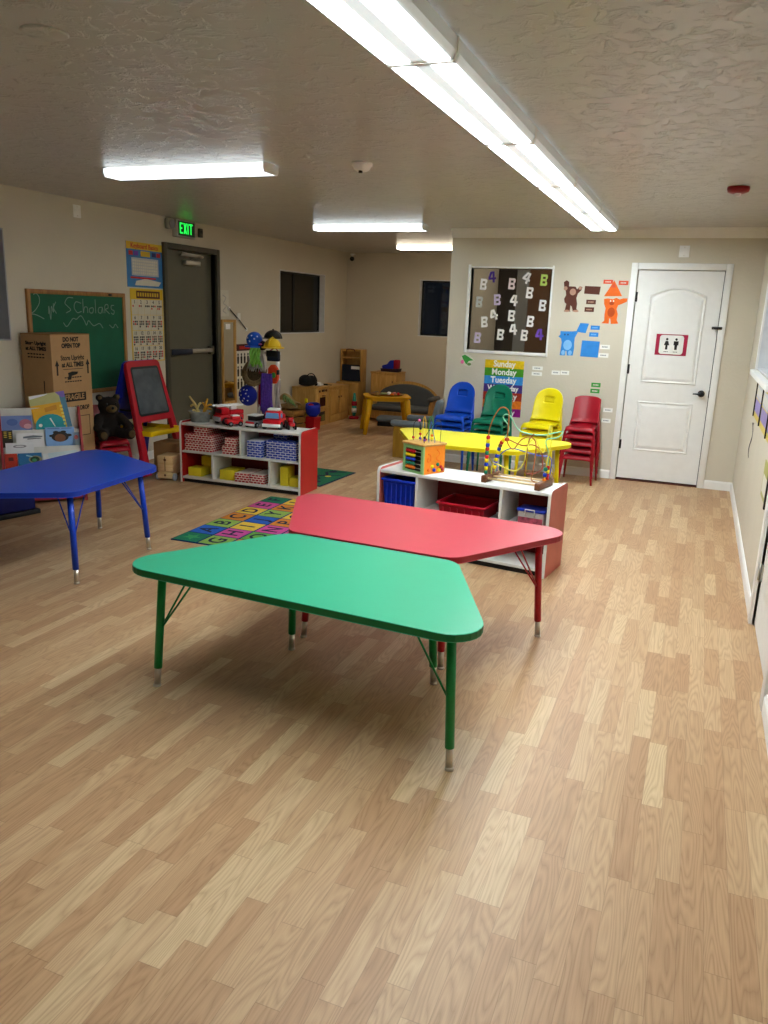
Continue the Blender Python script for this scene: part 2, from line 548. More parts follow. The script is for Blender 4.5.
# crown moulding over the end wall, baseboards
prof = [(0, 2.40), (0, 2.312), (-0.012, 2.312), (-0.018, 2.33), (-0.04, 2.372), (-0.052, 2.378), (-0.056, 2.40)]
struct(MB().prism([(YE + p[0], p[1]) for p in prof], XP - 0.005, XR, axis='X').build('trim_1', M('white_trim')))
def baseboard(name, axis, plane, sgn, a0, a1):
    p = [(0, 0), (sgn * 0.014, 0), (sgn * 0.014, 0.07), (sgn * 0.006, 0.085), (0, 0.085)]
    if axis == 'Y': mb = MB().prism([(plane + q[0], q[1]) for q in p], a0, a1, axis='X')
    else:
        mb = MB(); mb.prism([(plane + q[0], q[1]) for q in p], a0, a1, axis='Y')
    struct(mb.build(name, M('white_trim')))
baseboard('baseboard_end', 'Y', YE, -1, XP, -0.715)
baseboard('baseboard_end_corner', 'Y', YE, -1, 0.178, XR)
baseboard('baseboard_right', 'X', XR, -1, 4.50, YE)
baseboard('baseboard_right_near', 'X', XR, -1, YB, 3.35)
baseboard('baseboard_left', 'X', XL, 1, YB, 6.84)
baseboard('baseboard_left_far', 'X', XL, 1, 7.85, YF)
baseboard('baseboard_far', 'Y', YF, -1, XL, XP)
baseboard('baseboard_partition', 'X', XP, -1, YE, YF)

# --- inner room seen through the lettered window
mat('inner_brown', '#6b4a33', 0.6, scale=5)
mat('inner_dark', '#2e2522', 0.6)
mat('inner_grey', '#8f9090', 0.5)
struct(MB().box(-2.39, XR, 9.75, 9.80, 0, CZ).build('wall_inner', M('inner_brown')), 'brown wall inside the inner room')
struct(MB().box(-2.16, -2.02, 9.70, 9.75, 0, 2.1).box(-1.52, -1.38, 9.70, 9.75, 0, 2.1).build('trim_2', M('inner_grey')), 'grey door posts inside the inner room')
struct(MB().box(-2.39, -2.16, 9.72, 9.75, 0, 2.15).box(-1.75, -1.52, 9.72, 9.75, 0, 2.1).build('door_4', M('inner_dark')), 'dark doorway inside the inner room')
c = thing('supply_cabinet', 'dark cabinet inside the room behind the lettered window', 'cabinet', (-0.95, 9.45, 0))
MB().box(-0.32, 0.32, -0.2, 0.22, 0.08, 1.33, bev=0.008).box(-0.30, 0.30, -0.17, 0.2, 0, 0.09).build('body', M('inner_dark'), c)
for s in (-1, 1): MB().box(min(s * 0.31, s * 0.005), max(s * 0.31, s * 0.005), -0.215, -0.2, 0.11, 1.30, bev=0.004).build('door', M('inner_brown'), c)

il = bpy.data.objects.new('inner_room_lamp', bpy.data.lights.new('inner_room_lamp', 'POINT')); COL.objects.link(il)  # unseen fill light, added to brighten the room behind the glass
il.location = (-1.1, 8.9, 2.25); il.data.energy = INNER; il.data.color = (1.0, 0.86, 0.7); il.data.shadow_soft_size = 0.12
# --- windows
mat('frame_dark', '#232425', 0.4, metal=0.4)
mat('reveal_white', '#dcdde0', 0.5); mat('reveal_shaded', '#a4a7ad', 0.5)  # the greyer one is the white reveal with shade put into its colour
def window(name, axis, plane, out, hole, label, mull=(0.28,), lining='reveal_white', glass_in=0.09, sashcol='frame_dark'):
    a0, a1, z0, z1 = hole
    root = bpy.data.objects.new(name, None); COL.objects.link(root); struct(root, label)
    def bx(mb, aa, ab, da, db, za, zb):
        lo, hi = sorted((plane + out * da, plane + out * db))
        if axis == 'X': mb.box(lo, hi, aa, ab, za, zb)
        else: mb.box(aa, ab, lo, hi, za, zb)
    t = 0.012
    m1 = MB()
    bx(m1, a0, a0 + t, -0.004, T - .005, z0, z1); bx(m1, a1 - t, a1, -0.004, T - .005, z0, z1)
    bx(m1, a0 + t, a1 - t, -0.004, T - .005, z0, z0 + t); bx(m1, a0 + t, a1 - t, -0.004, T - .005, z1 - t, z1)
    m1.build('window_lining', M(lining), root)
    m2 = MB(); s = 0.022
    i0, i1, j0, j1 = a0 + t, a1 - t, z0 + t, z1 - t
    bx(m2, i0, i0 + s, glass_in - .012, glass_in + .012, j0, j1); bx(m2, i1 - s, i1, glass_in - .012, glass_in + .012, j0, j1)
    bx(m2, i0 + s, i1 - s, glass_in - .012, glass_in + .012, j0, j0 + s); bx(m2, i0 + s, i1 - s, glass_in - .012, glass_in + .012, j1 - s, j1)
    for q in mull:
        x = i0 + (i1 - i0) * q
        bx(m2, x - .02, x + .02, glass_in - .014, glass_in + .014, j0 + s, j1 - s)
    m2.build('window_sash', M(sashcol), root)
    m3 = MB(); bx(m3, i0 + s, i1 - s, glass_in - .002, glass_in + .002, j0 + s, j1 - s)
    m3.build('window_pane', M('window_glass'), root)
    return root
window('window_1', 'X', XL, -1, W1, 'dark window near the chalkboard, its white reveal coloured as in shade', mull=(0.5,), glass_in=0.125, lining='reveal_shaded')
window('window_2', 'X', XL, -1, W2, 'dark sliding window in a white reveal above the play kitchen', mull=(0.4,))
window('window_3', 'Y', YF, 1, W3, 'black night window on the end wall behind the sofa', mull=())
window('window_5', 'X', XR, 1, W5, 'white framed window on the wall by the white door', mull=(0.5,), sashcol='white_trim')
# night outside: far dark ground and fence beyond the glass
mat('night_ground', '#0d0d0f', 0.9)
mat('night_fence', '#3a362f', 0.9)
struct(MB().box(-9.5, -5.4, 0, 14, -0.2, -0.14).build('ground_outside', M('night_ground')))
struct(MB().box(-7.05, -7.0, 1, 14, -0.14, 2.6).build('wall_outside', M('night_fence')), 'neighbouring wall outside at night')

# interior window in the end wall (window_4), white casing
r4 = bpy.data.objects.new('window_4', None); COL.objects.link(r4); struct(r4, 'interior window covered in paper letters')
a0, a1, z0, z1 = W4
cw = 0.032
mb = MB()
for (x0, x1, q0, q1) in ((a0 - cw, a0, z0 - cw, z1 + cw), (a1, a1 + cw * .6, z0 - cw, z1 + cw), (a0, a1, z1, z1 + cw * .5), (a0, a1, z0 - cw, z0)):
    mb.box(x0, x1, YE - 0.012, YE + 0.10, q0, q1, bev=0.002)
mb.build('window_casing', M('white_trim'), r4)
MB().box(a0, a1, YE + 0.028, YE + 0.032, z0, z1).build('window_pane', M('window_glass'), r4)

# --- door 1: grey exit door in a steel frame
mat('door_grey', '#5f5c4d', 0.45, vary=0.03)
mat('frame_brown', '#4b4739', 0.45)
d1 = bpy.data.objects.new('door_1', None); COL.objects.link(d1); struct(d1, 'grey metal exit door in a brown steel frame')
mb = MB()
ya, yb, _, zt = D1
mb.box(XL - T, XL + 0.03, ya - 0.055, ya, 0, zt + 0.055, bev=0.003).box(XL - T, XL + 0.03, yb, yb + 0.055, 0, zt + 0.055, bev=0.003).box(XL - T, XL + 0.03, ya, yb, zt, zt + 0.055, bev=0.003)
mb.build('door_frame', M('frame_brown'), d1)
MB().box(XL - 0.10, XL - 0.055, ya, yb, 0.008, zt).build('door_leaf', M('door_grey'), d1)
mb = MB()
mb.box(XL - 0.055, XL - 0.0, ya + 0.05, ya + 0.13, 1.02, 1.10, bev=0.006, mi=1)
mb.box(XL - 0.03, XL + 0.015, ya + 0.06, ya + 0.42, 1.035, 1.095, bev=0.01, mi=2)
mb.box(XL - 0.04, XL + 0.005, ya + 0.42, yb - 0.08, 1.045, 1.09, bev=0.006, mi=0)
mb.box(XL - 0.055, XL - 0.0, yb - 0.10, yb - 0.04, 1.02, 1.11, bev=0.006, mi=1)
mat('steel', '#b9b7ae', 0.35, metal=0.8); mat('blue_black', '#1c2536', 0.4)
mb.build('panic_bar', [M('steel'), M('frame_brown'), M('blue_black')], d1)
mb = MB()
mb.box(XL - 0.055, XL - 0.0, ya + 0.36, ya + 0.62, 1.96, 2.01, bev=0.008)
mb.tube([(XL - 0.02, ya + 0.45, 2.02), (XL + 0.07, ya + 0.55, 2.055), (XL + 0.02, ya + 0.25, 2.075)], 0.009)
mb.cyl((XL - 0.03, ya + 0.30, 2.06), (XL - 0.03, ya + 0.70, 2.06), 0.012)
mb.build('door_closer', M('steel'), d1)

# --- door 2: white two panel restroom door
d2 = bpy.data.objects.new('door_2', None); COL.objects.link(d2); struct(d2, 'white two panel door with a restroom sign')
mb = MB()
x0, x1, _, zt = -0.654, 0.117, 0, 2.03
cw = 0.06
pr = lambda a, b, c, d: mb.box(a, b, YE - 0.017, YE + 0.10, c, d, bev=0.003)
pr(x0 - cw, x0, 0, zt + cw); pr(x1, x1 + cw, 0, zt + cw); pr(x0, x1, zt, zt + cw)
mb.build('door_casing', M('white_trim'), d2)
lx0, lx1, lz0, lz1 = x0 + 0.006, x1 - 0.006, 0.022, zt - 0.006
fy = YE + 0.012
def arch(xa, xb, za, zb, rise, n=14):
    pts = [(xa, za), (xb, za)]
    for k in range(n + 1):
        t = k / n
        pts.append((xb + (xa - xb) * t, zb + rise * (math.sin(PI * t) ** 0.9)))
    return pts
mb = MB()
mb.box(lx0, lx1, fy, fy + 0.036, lz0, lz1)
mb.build('door_leaf', M('white_trim'), d2)
def panel(name, outline_f):
    mb = MB()
    t = bmesh.new()
    loops = []
    for (ins, dy) in ((0, -0.0005), (0.010, -0.008), (0.024, 0.004), (0.034, -0.002), (0.05, -0.007)):
        loops.append([t.verts.new((x, fy - 0.001 + dy, z)) for x, z in outline_f(ins)])
    for A, B in zip(loops, loops[1:]):
        n = len(A)
        for i in range(n): t.faces.new((A[i], A[(i + 1) % n], B[(i + 1) % n], B[i]))
    t.faces.new(loops[-1])
    bmesh.ops.triangulate(t, faces=[f for f in t.faces if len(f.verts) > 4])
    mb._merge(t, 0, False)
    return mb.build(name, M('white_trim'), d2)
panel('door_panel', lambda i: arch(lx0 + 0.125 + i, lx1 - 0.125 - i, 0.98 + i, 1.80 - i, 0.075))
panel('door_panel', lambda i: [(lx0 + 0.125 + i, 0.31 + i), (lx1 - 0.125 - i, 0.31 + i), (lx1 - 0.125 - i, 0.80 - i), (lx0 + 0.125 + i, 0.80 - i)])
mb = MB()
mb.cyl((0.045, fy, 0.905), (0.045, fy - 0.012, 0.905), 0.032, n=24); mb.cyl((0.045, fy - 0.01, 0.905), (0.045, fy - 0.05, 0.905), 0.013)
mb.ball((0.045, fy - 0.06, 0.905), 0.028); mb.box(-0.03, 0.045, fy - 0.062, fy - 0.048, 0.897, 0.911, bev=0.004)
mb.box(0.108, 0.117, fy - 0.004, fy + 0.01, 0.87, 0.94)
mb.build('door_handle', M('black_plastic'), d2)
for zc in (0.36, 1.10, 1.78):
    MB().cyl((x0 + 0.004, fy - 0.012, zc - 0.045), (x0 + 0.004, fy - 0.012, zc + 0.045), 0.006).box(x0, x0 + 0.02, fy - 0.008, fy, zc - .045, zc + .045).build('hinge', M('dark_metal'), d2)
MB().box(0.06, 0.15, YE - 0.03, YE - 0.017, 1.505, 1.53, bev=0.003).box(0.075, 0.10, YE - 0.04, YE - 0.03, 1.508, 1.527, bev=0.003).build('latch', M('dark_metal'), d2)
mat('threshold_red', '#5a1f18', 0.6)
MB().box(x0, x1, YE + 0.0, YE + 0.11, 0.0, 0.006).build('threshold', M('threshold_red'), d2)
MB().box(x0 - 0.05, x1 + 0.05, YE + 0.105, YE + 0.13, 0, zt + .02).build('door_backing', M('inner_dark'), d2)

# --- door 3 on the right wall
d3 = bpy.data.objects.new('door_3', None); COL.objects.link(d3); struct(d3, 'white door in the wall beside the camera')
mb = MB()
ya, yb, _, zt = D3
for a, b in ((ya - 0.085, ya), (yb, yb + 0.085)):
    mb.box(XR - 0.018, XR + 0.1, a, b, 0, zt + 0.085, bev=0.004)
mb.box(XR - 0.018, XR + 0.1, ya, yb, zt, zt + 0.085, bev=0.004)
mb.build('door_casing', M('white_trim'), d3)
MB().box(XR + 0.012, XR + 0.05, ya + .004, yb - .004, 0.012, zt - .004).build('door_leaf', M('white_trim'), d3)
for (za, zb) in ((0.25, 0.85), (1.0, 1.85)):
    MB().box(XR + 0.006, XR + 0.013, ya + 0.14, yb - 0.14, za, zb, bev=0.005).build('door_panel', M('white_trim'), d3)
for zc in (0.30, 1.05, 1.8):
    MB().cyl((XR - 0.002, yb - 0.004, zc - 0.045), (XR - 0.002, yb - 0.004, zc + 0.045), 0.007).box(XR + 0.004, XR + 0.012, yb - 0.035, yb, zc - .045, zc + .045).build('hinge', M('steel'), d3)
# window_5 sill and casing on the room side
mb = MB()
a0, a1, z0, z1 = W5
mb.box(XR - 0.05, XR, a0 - 0.10, a1 + 0.10, z0 - 0.045, z0 - 0.005, bev=0.006)
for a, b, c_, d_ in ((a0 - 0.08, a0, z0, z1 + 0.08), (a1, a1 + 0.08, z0, z1 + 0.08), (a0, a1, z1, z1 + 0.08)):
    mb.box(XR - 0.018, XR - 0.001, a, b, c_, d_, bev=0.004)
struct(mb.build('trim_3', M('white_trim')), 'white casing and sill of the side window')

# ------------------------------------------------------------------ ceiling lights
TUBE_X = {'lens_bright': 0.066, 'lens_side': 0.045, 'lens_mid': 0.045, 'lens_far': 0.045}
def lens_material(name, strength, gap, side=0.07, col=(0.86, 0.96, 1.0, 1)):
    """prismatic diffuser over two tubes: brightest under the tubes, dimmer between and at the ends"""
    m = bpy.data.materials.new(name); m.use_nodes = True; MATS[name] = m
    nt = m.node_tree; L = nt.links.new; N = nt.nodes.new
    b = nt.nodes['Principled BSDF']
    b.inputs['Base Color'].default_value = (0.85, 0.88, 0.9, 1); b.inputs['Roughness'].default_value = 0.35
    tc = N('ShaderNodeTexCoord'); sp = N('ShaderNodeSeparateXYZ'); L(tc.outputs['Object'], sp.inputs[0])
    def mth(op, a, b_):
        n = N('ShaderNodeMath'); n.operation = op
        for i, v in enumerate((a, b_)):
            if isinstance(v, (int, float)): n.inputs[i].default_value = v
            else: L(v, n.inputs[i])
        return n.outputs[0]
    d = mth('ABSOLUTE', mth('SUBTRACT', mth('ABSOLUTE', sp.outputs['X'], 0), TUBE_X[name]), 0)
    mr = N('ShaderNodeMapRange'); mr.interpolation_type = 'SMOOTHSTEP'
    mr.inputs['From Min'].default_value = 0.020; mr.inputs['From Max'].default_value = 0.046
    mr.inputs['To Min'].default_value = strength; mr.inputs['To Max'].default_value = strength * gap
    L(d, mr.inputs['Value'])
    e = mth('ABSOLUTE', sp.outputs['Y'], 0)
    m2 = N('ShaderNodeMapRange'); m2.interpolation_type = 'SMOOTHSTEP'
    m2.inputs['From Min'].default_value = 0.575; m2.inputs['From Max'].default_value = 0.60
    m2.inputs['To Min'].default_value = 1.0; m2.inputs['To Max'].default_value = 0.03
    L(e, m2.inputs['Value'])
    b.inputs['Emission Color'].default_value = col
    ge = N('ShaderNodeNewGeometry'); sg = N('ShaderNodeSeparateXYZ'); L(ge.outputs['Normal'], sg.inputs[0])
    m3 = N('ShaderNodeMapRange'); m3.inputs['From Min'].default_value = -0.9; m3.inputs['From Max'].default_value = -0.3
    m3.inputs['To Min'].default_value = 1.0; m3.inputs['To Max'].default_value = side
    L(sg.outputs['Z'], m3.inputs['Value'])
    L(mth('MULTIPLY', mth('MULTIPLY', mr.outputs[0], m2.outputs[0]), m3.outputs[0]), b.inputs['Emission Strength'])
    return m
lens_material('lens_bright', LENS_BRIGHT, 0.011)
lens_material('lens_side', LENS_SIDE, 0.6, 1.3)
lens_material('lens_far', LENS_FAR, 0.4, 0.3, (1.0, 0.86, 0.66, 1))
lens_material('lens_mid', LENS_MID, 0.4, 0.5)
def wrap_light(label, loc, rotz, lens, group=None, L=1.19, W=0.17, dz=0.75):
    t = thing('ceiling_light', label, 'ceiling light', loc, rotz, group)
    MB().box(-W * 0.42, W * 0.42, -L / 2 + 0.01, L / 2 - 0.01, -0.016 * dz, 0.0, bev=0.002).build('housing', M('white_trim'), t)
    sec = [(-W / 2, -0.014), (-W / 2, -0.055), (-W / 2 + 0.012, -0.08), (W / 2 - 0.012, -0.08), (W / 2, -0.055), (W / 2, -0.014)]
    sec = [(a, b * dz) for a, b in sec]
    MB().prism(sec, -L / 2 + 0.006, L / 2 - 0.006, axis='Y').build('lens', M(lens), t)
    sec2 = [(-W / 2 - .003, -0.012), (-W / 2 - .003, -0.057), (-W / 2 + 0.011, -0.083), (W / 2 - 0.011, -0.083), (W / 2 + .003, -0.057), (W / 2 + .003, -0.012)]
    sec2 = [(a, b * dz) for a, b in sec2]
    for s in (-1, 1):
        MB().prism(sec2, s * L / 2 - (0.007 if s > 0 else 0), s * L / 2 + (0.007 if s < 0 else 0), axis='Y').build('end_cap', M('white_plastic'), t)
    return t
ends = [0.125, 1.355, 2.585, 3.82, 5.07, 6.31, 7.56]
NM = ['nearest unit of the long row, cut off by the photo edge', 'second unit of the long row, counted from the camera', 'third unit of the long row, counted from the camera', 'fourth unit of the long row, counted from the camera', 'last unit of the long row, ending near the crown moulding']
for i in range(1, 6):
    yc = (ends[i] + ends[i + 1]) / 2
    wrap_light('bright wraparound ceiling light, ' + NM[i - 1], (-0.935, yc, CZ), 0, 'lens_bright', 'end to end ceiling lights', L=ends[i + 1] - ends[i], W=0.24, dz=1.0)
wrap_light('single ceiling light across the room over the blue table', (-3.135, 4.47, CZ), PI / 2, 'lens_side', 'crosswise ceiling lights')
wrap_light('single ceiling light across the room before the inner wall corner', (-3.245, 7.68, CZ), PI / 2, 'lens_mid', 'crosswise ceiling lights')
wrap_light('farthest ceiling light, partly behind the inner wall corner', (-3.20, 9.96, CZ), PI / 2, 'lens_far', 'crosswise ceiling lights')

# smoke detector, red alarm, round blank plate, camera
t = thing('smoke_detector', 'round white smoke detector on the ceiling', 'smoke detector', (-1.99, 4.57, CZ))
MB().lathe([(0.062, 0), (0.062, -0.016), (0.052, -0.022), (0.046, -0.036), (0.03, -0.046), (0.0, -0.047)]).build('body', M('white_plastic'), t)
MB().cyl((0.0, -0.02, -0.044), (0.0, -0.02, -0.058), 0.012).build('sensor', M('dark_metal'), t)
t = thing('ceiling_fire_alarm', 'red fire alarm strobe on the ceiling near the white door', 'fire alarm', (0.09, 5.76, CZ))
mat('alarm_red', '#8e1018', 0.4)
MB().lathe([(0.066, 0), (0.068, -0.012), (0.062, -0.03), (0.04, -0.038), (0.0, -0.038)]).build('body', M('alarm_red'), t)
MB().lathe([(0.02, -0.036), (0.018, -0.05), (0.01, -0.056), (0.0, -0.057)]).build('strobe', M('white_plastic'), t)
t = MB().lathe([(0.075, 0), (0.075, -0.004), (0.068, -0.008), (0.0, -0.009)]).build('ceiling_cover_plate', M('ceiling_paint'), None, (-2.11, 2.237, CZ))
tag(t, 'flat round cover plate on the ceiling, painted like it', 'cover plate')
t = thing('mounted_camera', 'small black camera high in the far corner', 'camera', (-5.03, 11.28, 2.32))
MB().lathe([(0.03, 0.06), (0.03, 0.04), (0.012, 0.03), (0.012, 0.0)]).box(-.02, .02, 0, .07, .05, .06).build('bracket', M('white_plastic'), t)
MB().ball((0, -0.01, -0.015), 0.035).cyl((0.01, -0.03, -0.02), (0.02, -0.06, -0.03), 0.018).build('body', M('black_plastic'), t)

# ------------------------------------------------------------------ camera, world, view
cam_d = bpy.data.cameras.new('camera')
cam = bpy.data.objects.new('camera', cam_d); COL.objects.link(cam)
f_px, pit, yaw, roll = 785.6, 0.249889, -0.36983, 0.036484
fw = Vector((math.sin(yaw) * math.cos(pit), math.cos(yaw) * math.cos(pit), -math.sin(pit)))
r_ = Vector((math.cos(yaw), -math.sin(yaw), 0)); u_ = r_.cross(fw)
cr_, sr_ = math.cos(roll), math.sin(roll)
rr, uu = cr_ * r_ + sr_ * u_, -sr_ * r_ + cr_ * u_
mw = Matrix((( rr.x, uu.x, -fw.x, 0), (rr.y, uu.y, -fw.y, 0), (rr.z, uu.z, -fw.z, 1.56), (0, 0, 0, 1)))
cam.matrix_world = mw
cam_d.sensor_fit = 'AUTO'; cam_d.sensor_width = 36.0; cam_d.lens = f_px * 36.0 / 1024.0
cam_d.clip_start = 0.02
SC.camera = cam
w = bpy.data.worlds.new('world'); SC.world = w; w.use_nodes = True
bg = w.node_tree.nodes['Background']
bg.inputs['Color'].default_value = (0.010, 0.012, 0.018, 1); bg.inputs['Strength'].default_value = 0.6
SC.view_settings.view_transform = 'Standard'
SC.view_settings.look = 'None'
SC.view_settings.gamma = 1.0
SC.view_settings.use_curve_mapping = False
SC.view_settings.exposure = EXPOSURE
SC.cycles.use_denoising = True
SC.cycles.max_bounces = 8
SC.cycles.diffuse_bounces = 5
SC.cycles.sample_clamp_indirect = 6
# ------------------------------------------------------------------ trapezoid tables
def table_mats(key, top, edge):
    mat('top_' + key, top, 0.34, vary=0.02, spec=0.5, bump=0.05, bscale=400)
    mat('edge_' + key, edge, 0.45, vary=0.03)
table_mats('green', '#2e9f78', '#06602e')
table_mats('red', '#b93646', '#8c0f1a')
table_mats('blue', '#0848c4', '#0a2f98')
table_mats('yellow', '#f0e322', '#d8c400')
TL, TS, TD = 1.618, 0.828, 0.753
def trapezoid_table(key, label, x, y, deg, z, frame):
    t = thing('trapezoid_table', label, 'table', (x, y, 0), R(deg), 'trapezoid activity tables')
    out = rounded([(-TL / 2, 0), (TL / 2, 0), (TS / 2, TD), (-TS / 2, TD)], [0.115, 0.115, 0.10, 0.10], 8)
    MB().prism(out, z - 0.030, z, axis='Z', mi=0, edge_mi=1, bev=0.003).build('tabletop', [M('top_' + key), M('edge_' + key)], t)
    apron = rounded([(-TL / 2 + .23, 0.09), (TL / 2 - .23, 0.09), (TS / 2 - .07, TD - 0.08), (-TS / 2 + .07, TD - 0.08)], 0.03, 3)
    for (lx, ly, ox, oy) in ((-.625, .125, -0.03, -0.025), (.625, .125, 0.03, -0.025), (.335, .66, 0.025, 0.03), (-.335, .66, -0.025, 0.03)):
        a = Vector((lx, ly, z - 0.03)); b = Vector((lx + ox, ly + oy, 0.0)); d = b - a
        k = 1 - 0.085 / (z - 0.03)
        leg = MB().cyl(a, a + d * k, 0.0172, n=18).build('leg', M(frame), t)
        MB().box(lx - .045, lx + .045, ly - .045, ly + .045, z - 0.034, z - 0.0295, bev=0.001).build('mounting_plate', M('dark_metal'), leg)
        MB().cyl(a + d * (k - 0.01), a + d * 0.985, 0.0135, n=16).build('leg_extension', M('chrome'), leg)
        MB().lathe([(0.012, 0.014), (0.0165, 0.008), (0.0165, 0.002), (0.013, 0.0)], b).build('glide', M('chrome'), leg)
        m = a + d * 0.52
        cx, cy = -lx * 0.22, (TD * 0.5 - ly) * 0.55
        sgn = 1 if lx > 0 else -1
        for e in ((lx - sgn * 0.17, ly + 0.02 * (1 if ly < .3 else -1)), (lx - sgn * 0.06, ly + (0.15 if ly < .3 else -0.15))):
            MB().tube([m, m + (Vector((e[0], e[1], z - 0.03)) - m) * 0.97, Vector((e[0], e[1], z - 0.0295))], 0.0042, n=8).build('brace', M(frame), t)
    return t
mat('frame_green', '#0d8040', 0.35); mat('frame_red', '#a3121f', 0.35); mat('frame_blue', '#0f3db4', 0.35); mat('frame_yellow', '#e6d410', 0.35)
trapezoid_table('green', 'green trapezoid activity table with chrome leg ends, nearest the camera', -1.306, 2.335, -3.55, 0.55, 'frame_green')
trapezoid_table('red', 'red trapezoid activity table pushed against the green one', -1.240, 3.868, 176.6, 0.55, 'frame_red')
trapezoid_table('blue', 'blue trapezoid activity table by the book display', -3.85, 3.60, -85.2, 0.55, 'frame_blue')
trapezoid_table('yellow', 'yellow trapezoid activity table in front of the stacked chairs', -1.615, 6.50, 180.0, 0.58, 'frame_yellow')

# ------------------------------------------------------------------ low shelving units
mat('shelf_side_red', '#ab1b18', 0.42)
mat('shelf_side_rose', '#b5594e', 0.42)
mat('shelf_back_red', '#7a1512', 0.5)
SW, SD, SH = 1.20, 0.34, 0.545
def low_shelf(label, loc, deg, upper, lower, side, group='low classroom shelves'):
    t = thing('low_shelf', label, 'shelf', loc, R(deg), group)
    th = 0.02
    prof = rounded([(-SD / 2, 0.0), (SD / 2, 0.0), (SD / 2, SH + 0.008), (-SD / 2, SH + 0.008)], [0.004, 0.004, 0.035, 0.035], 6)
    for s in (-1, 1):
        MB().prism(prof, s * (SW / 2 - th), s * SW / 2, axis='X', mi=0, edge_mi=1).build('side_panel', [M(side), M('white_laminate')], t)
    xi = SW / 2 - th
    MB().box(-xi, xi, -SD / 2 + 0.008, SD / 2 - 0.004, SH - 0.028, SH - 0.008, bev=0.002).build('top_panel', M('white_laminate'), t)
    MB().box(-xi, xi, -SD / 2 + 0.008, SD / 2 - 0.016, 0.272, 0.290, bev=0.002).build('shelf_board', M('white_laminate'), t)
    MB().box(-xi, xi, -SD / 2 + 0.008, SD / 2 - 0.016, 0.035, 0.055, bev=0.002).build('bottom_panel', M('white_laminate'), t)
    MB().box(-xi, xi, -SD / 2 + 0.03, SD / 2 - 0.02, 0.0, 0.035).build('plinth', M('black_plastic'), t)
    MB().box(-xi, xi, SD / 2 - 0.016, SD / 2 - 0.006, 0.035, SH - 0.028).build('back_panel', M('shelf_back_red'), t)
    for q in upper:
        x = -xi + 2 * xi * q; MB().box(x - 0.009, x + 0.009, -SD / 2 + 0.01, SD / 2 - 0.016, 0.29, SH - 0.028).build('divider', M('white_laminate'), t)
    for q in lower:
        x = -xi + 2 * xi * q; MB().box(x - 0.009, x + 0.009, -SD / 2 + 0.01, SD / 2 - 0.016, 0.055, 0.272).build('divider', M('white_laminate'), t)
    return t
A_LOC, A_DEG = (-1.30, 4.885, 0), -7.5
B_LOC, B_DEG = (-3.645, 6.0, 0), 1.6
low_shelf('white and rose low shelf holding storage bins behind the red table', A_LOC, A_DEG, (0.235, 0.74), (0.5,), 'shelf_side_rose')
low_shelf('white low shelf with red sides, filled with cardboard brick blocks', B_LOC, B_DEG, (0.51,), (0.265, 0.755), 'shelf_side_red')
def on(loc, deg, x, y, z):
    a = R(deg)
    return (loc[0] + x * math.cos(a) - y * math.sin(a), loc[1] + x * math.sin(a) + y * math.cos(a), z)

# storage bins in the rose shelf
def bin_box(name, label, w, d, h, m, loc, deg, cat='storage bin', handles=True):
    t = thing(name, label, cat, loc, R(deg))
    mb = MB()
    wt = 0.006; tp = 0.012
    def wall(a, b, c, e):
        bmf = bmesh.new()
        vs = [bmf.verts.new(p) for p in (a, b, c, e)]
        bmf.faces.new(vs)
        bmesh.ops.solidify(bmf, geom=list(bmf.faces), thickness=wt)
        mb._merge(bmf, 0, False)
    W, D = w / 2, d / 2; w2, d2 = W - tp, D - tp
    wall((-w2, -d2, 0), (w2, -d2, 0), (W, -D, h), (-W, -D, h))
    wall((w2, d2, 0), (-w2, d2, 0), (-W, D, h), (W, D, h))
    wall((w2, -d2, 0), (w2, d2, 0), (W, D, h), (W, -D, h))
    wall((-w2, d2, 0), (-w2, -d2, 0), (-W, -D, h), (-W, D, h))
    mb.box(-w2, w2, -d2, d2, 0, 0.006)
    mb.build('body', m, t)
    rim = MB()
    for (x0, x1, y0, y1) in ((-W - .01, W + .01, -D - .01, -D + .004), (-W - .01, W + .01, D - .004, D + .01), (-W - .01, -W + .004, -D, D), (W - .004, W + .01, -D, D)):
        rim.box(x0, x1, y0, y1, h - 0.014, h + 0.002, bev=0.003)
    rim.build('rim', m, t)
    rb = MB()
    n = 6
    for i in range(n):
        x = -w2 * .85 + 2 * w2 * .85 * i / (n - 1)
        rb.box(x - 0.004, x + 0.004, -D - 0.001, -d2 + 0.001, 0.015, h - 0.03)
    rb.build('ribs', m, t)
    return t
mat('bin_blue', '#1236b8', 0.4); mat('bin_red', '#b0142c', 0.4); mat('clear_plastic', '#b9b4ae', 0.2)
bin_box('storage_bin', 'blue plastic storage bin in the rose low shelf', 0.235, 0.27, 0.19, M('bin_blue'), on(A_LOC, A_DEG, -0.445, -0.02, 0.29), A_DEG)
bin_box('storage_bin', 'red plastic storage tray in the middle of the rose low shelf', 0.32, 0.27, 0.09, M('bin_red'), on(A_LOC, A_DEG, 0.01, -0.02, 0.29), A_DEG)
t = thing('lidded_box', 'small clear box with blue lid and white handle in the rose low shelf', 'storage box', on(A_LOC, A_DEG, 0.455, -0.03, 0.29), R(A_DEG))
MB().box(-.085, .085, -.06, .06, 0, .095, bev=0.01).build('body', M('clear_plastic'), t)
MB().box(-.092, .092, -.067, .067, .095, .113, bev=0.006).build('lid', M('bin_blue'), t)
MB().tube([(-.03, -.066, .08), (-.03, -.08, .085), (-.03, -.084, .115), (.03, -.084, .115), (.03, -.08, .085), (.03, -.066, .08)], 0.004).build('handle', M('white_plastic'), t)
mat('toy_mix', '#a5485a', 0.5, vary=0.5, scale=40)
MB().box(-.078, .078, -.0625, -.0602, .006, .06).build('contents_view', M('toy_mix'), t)

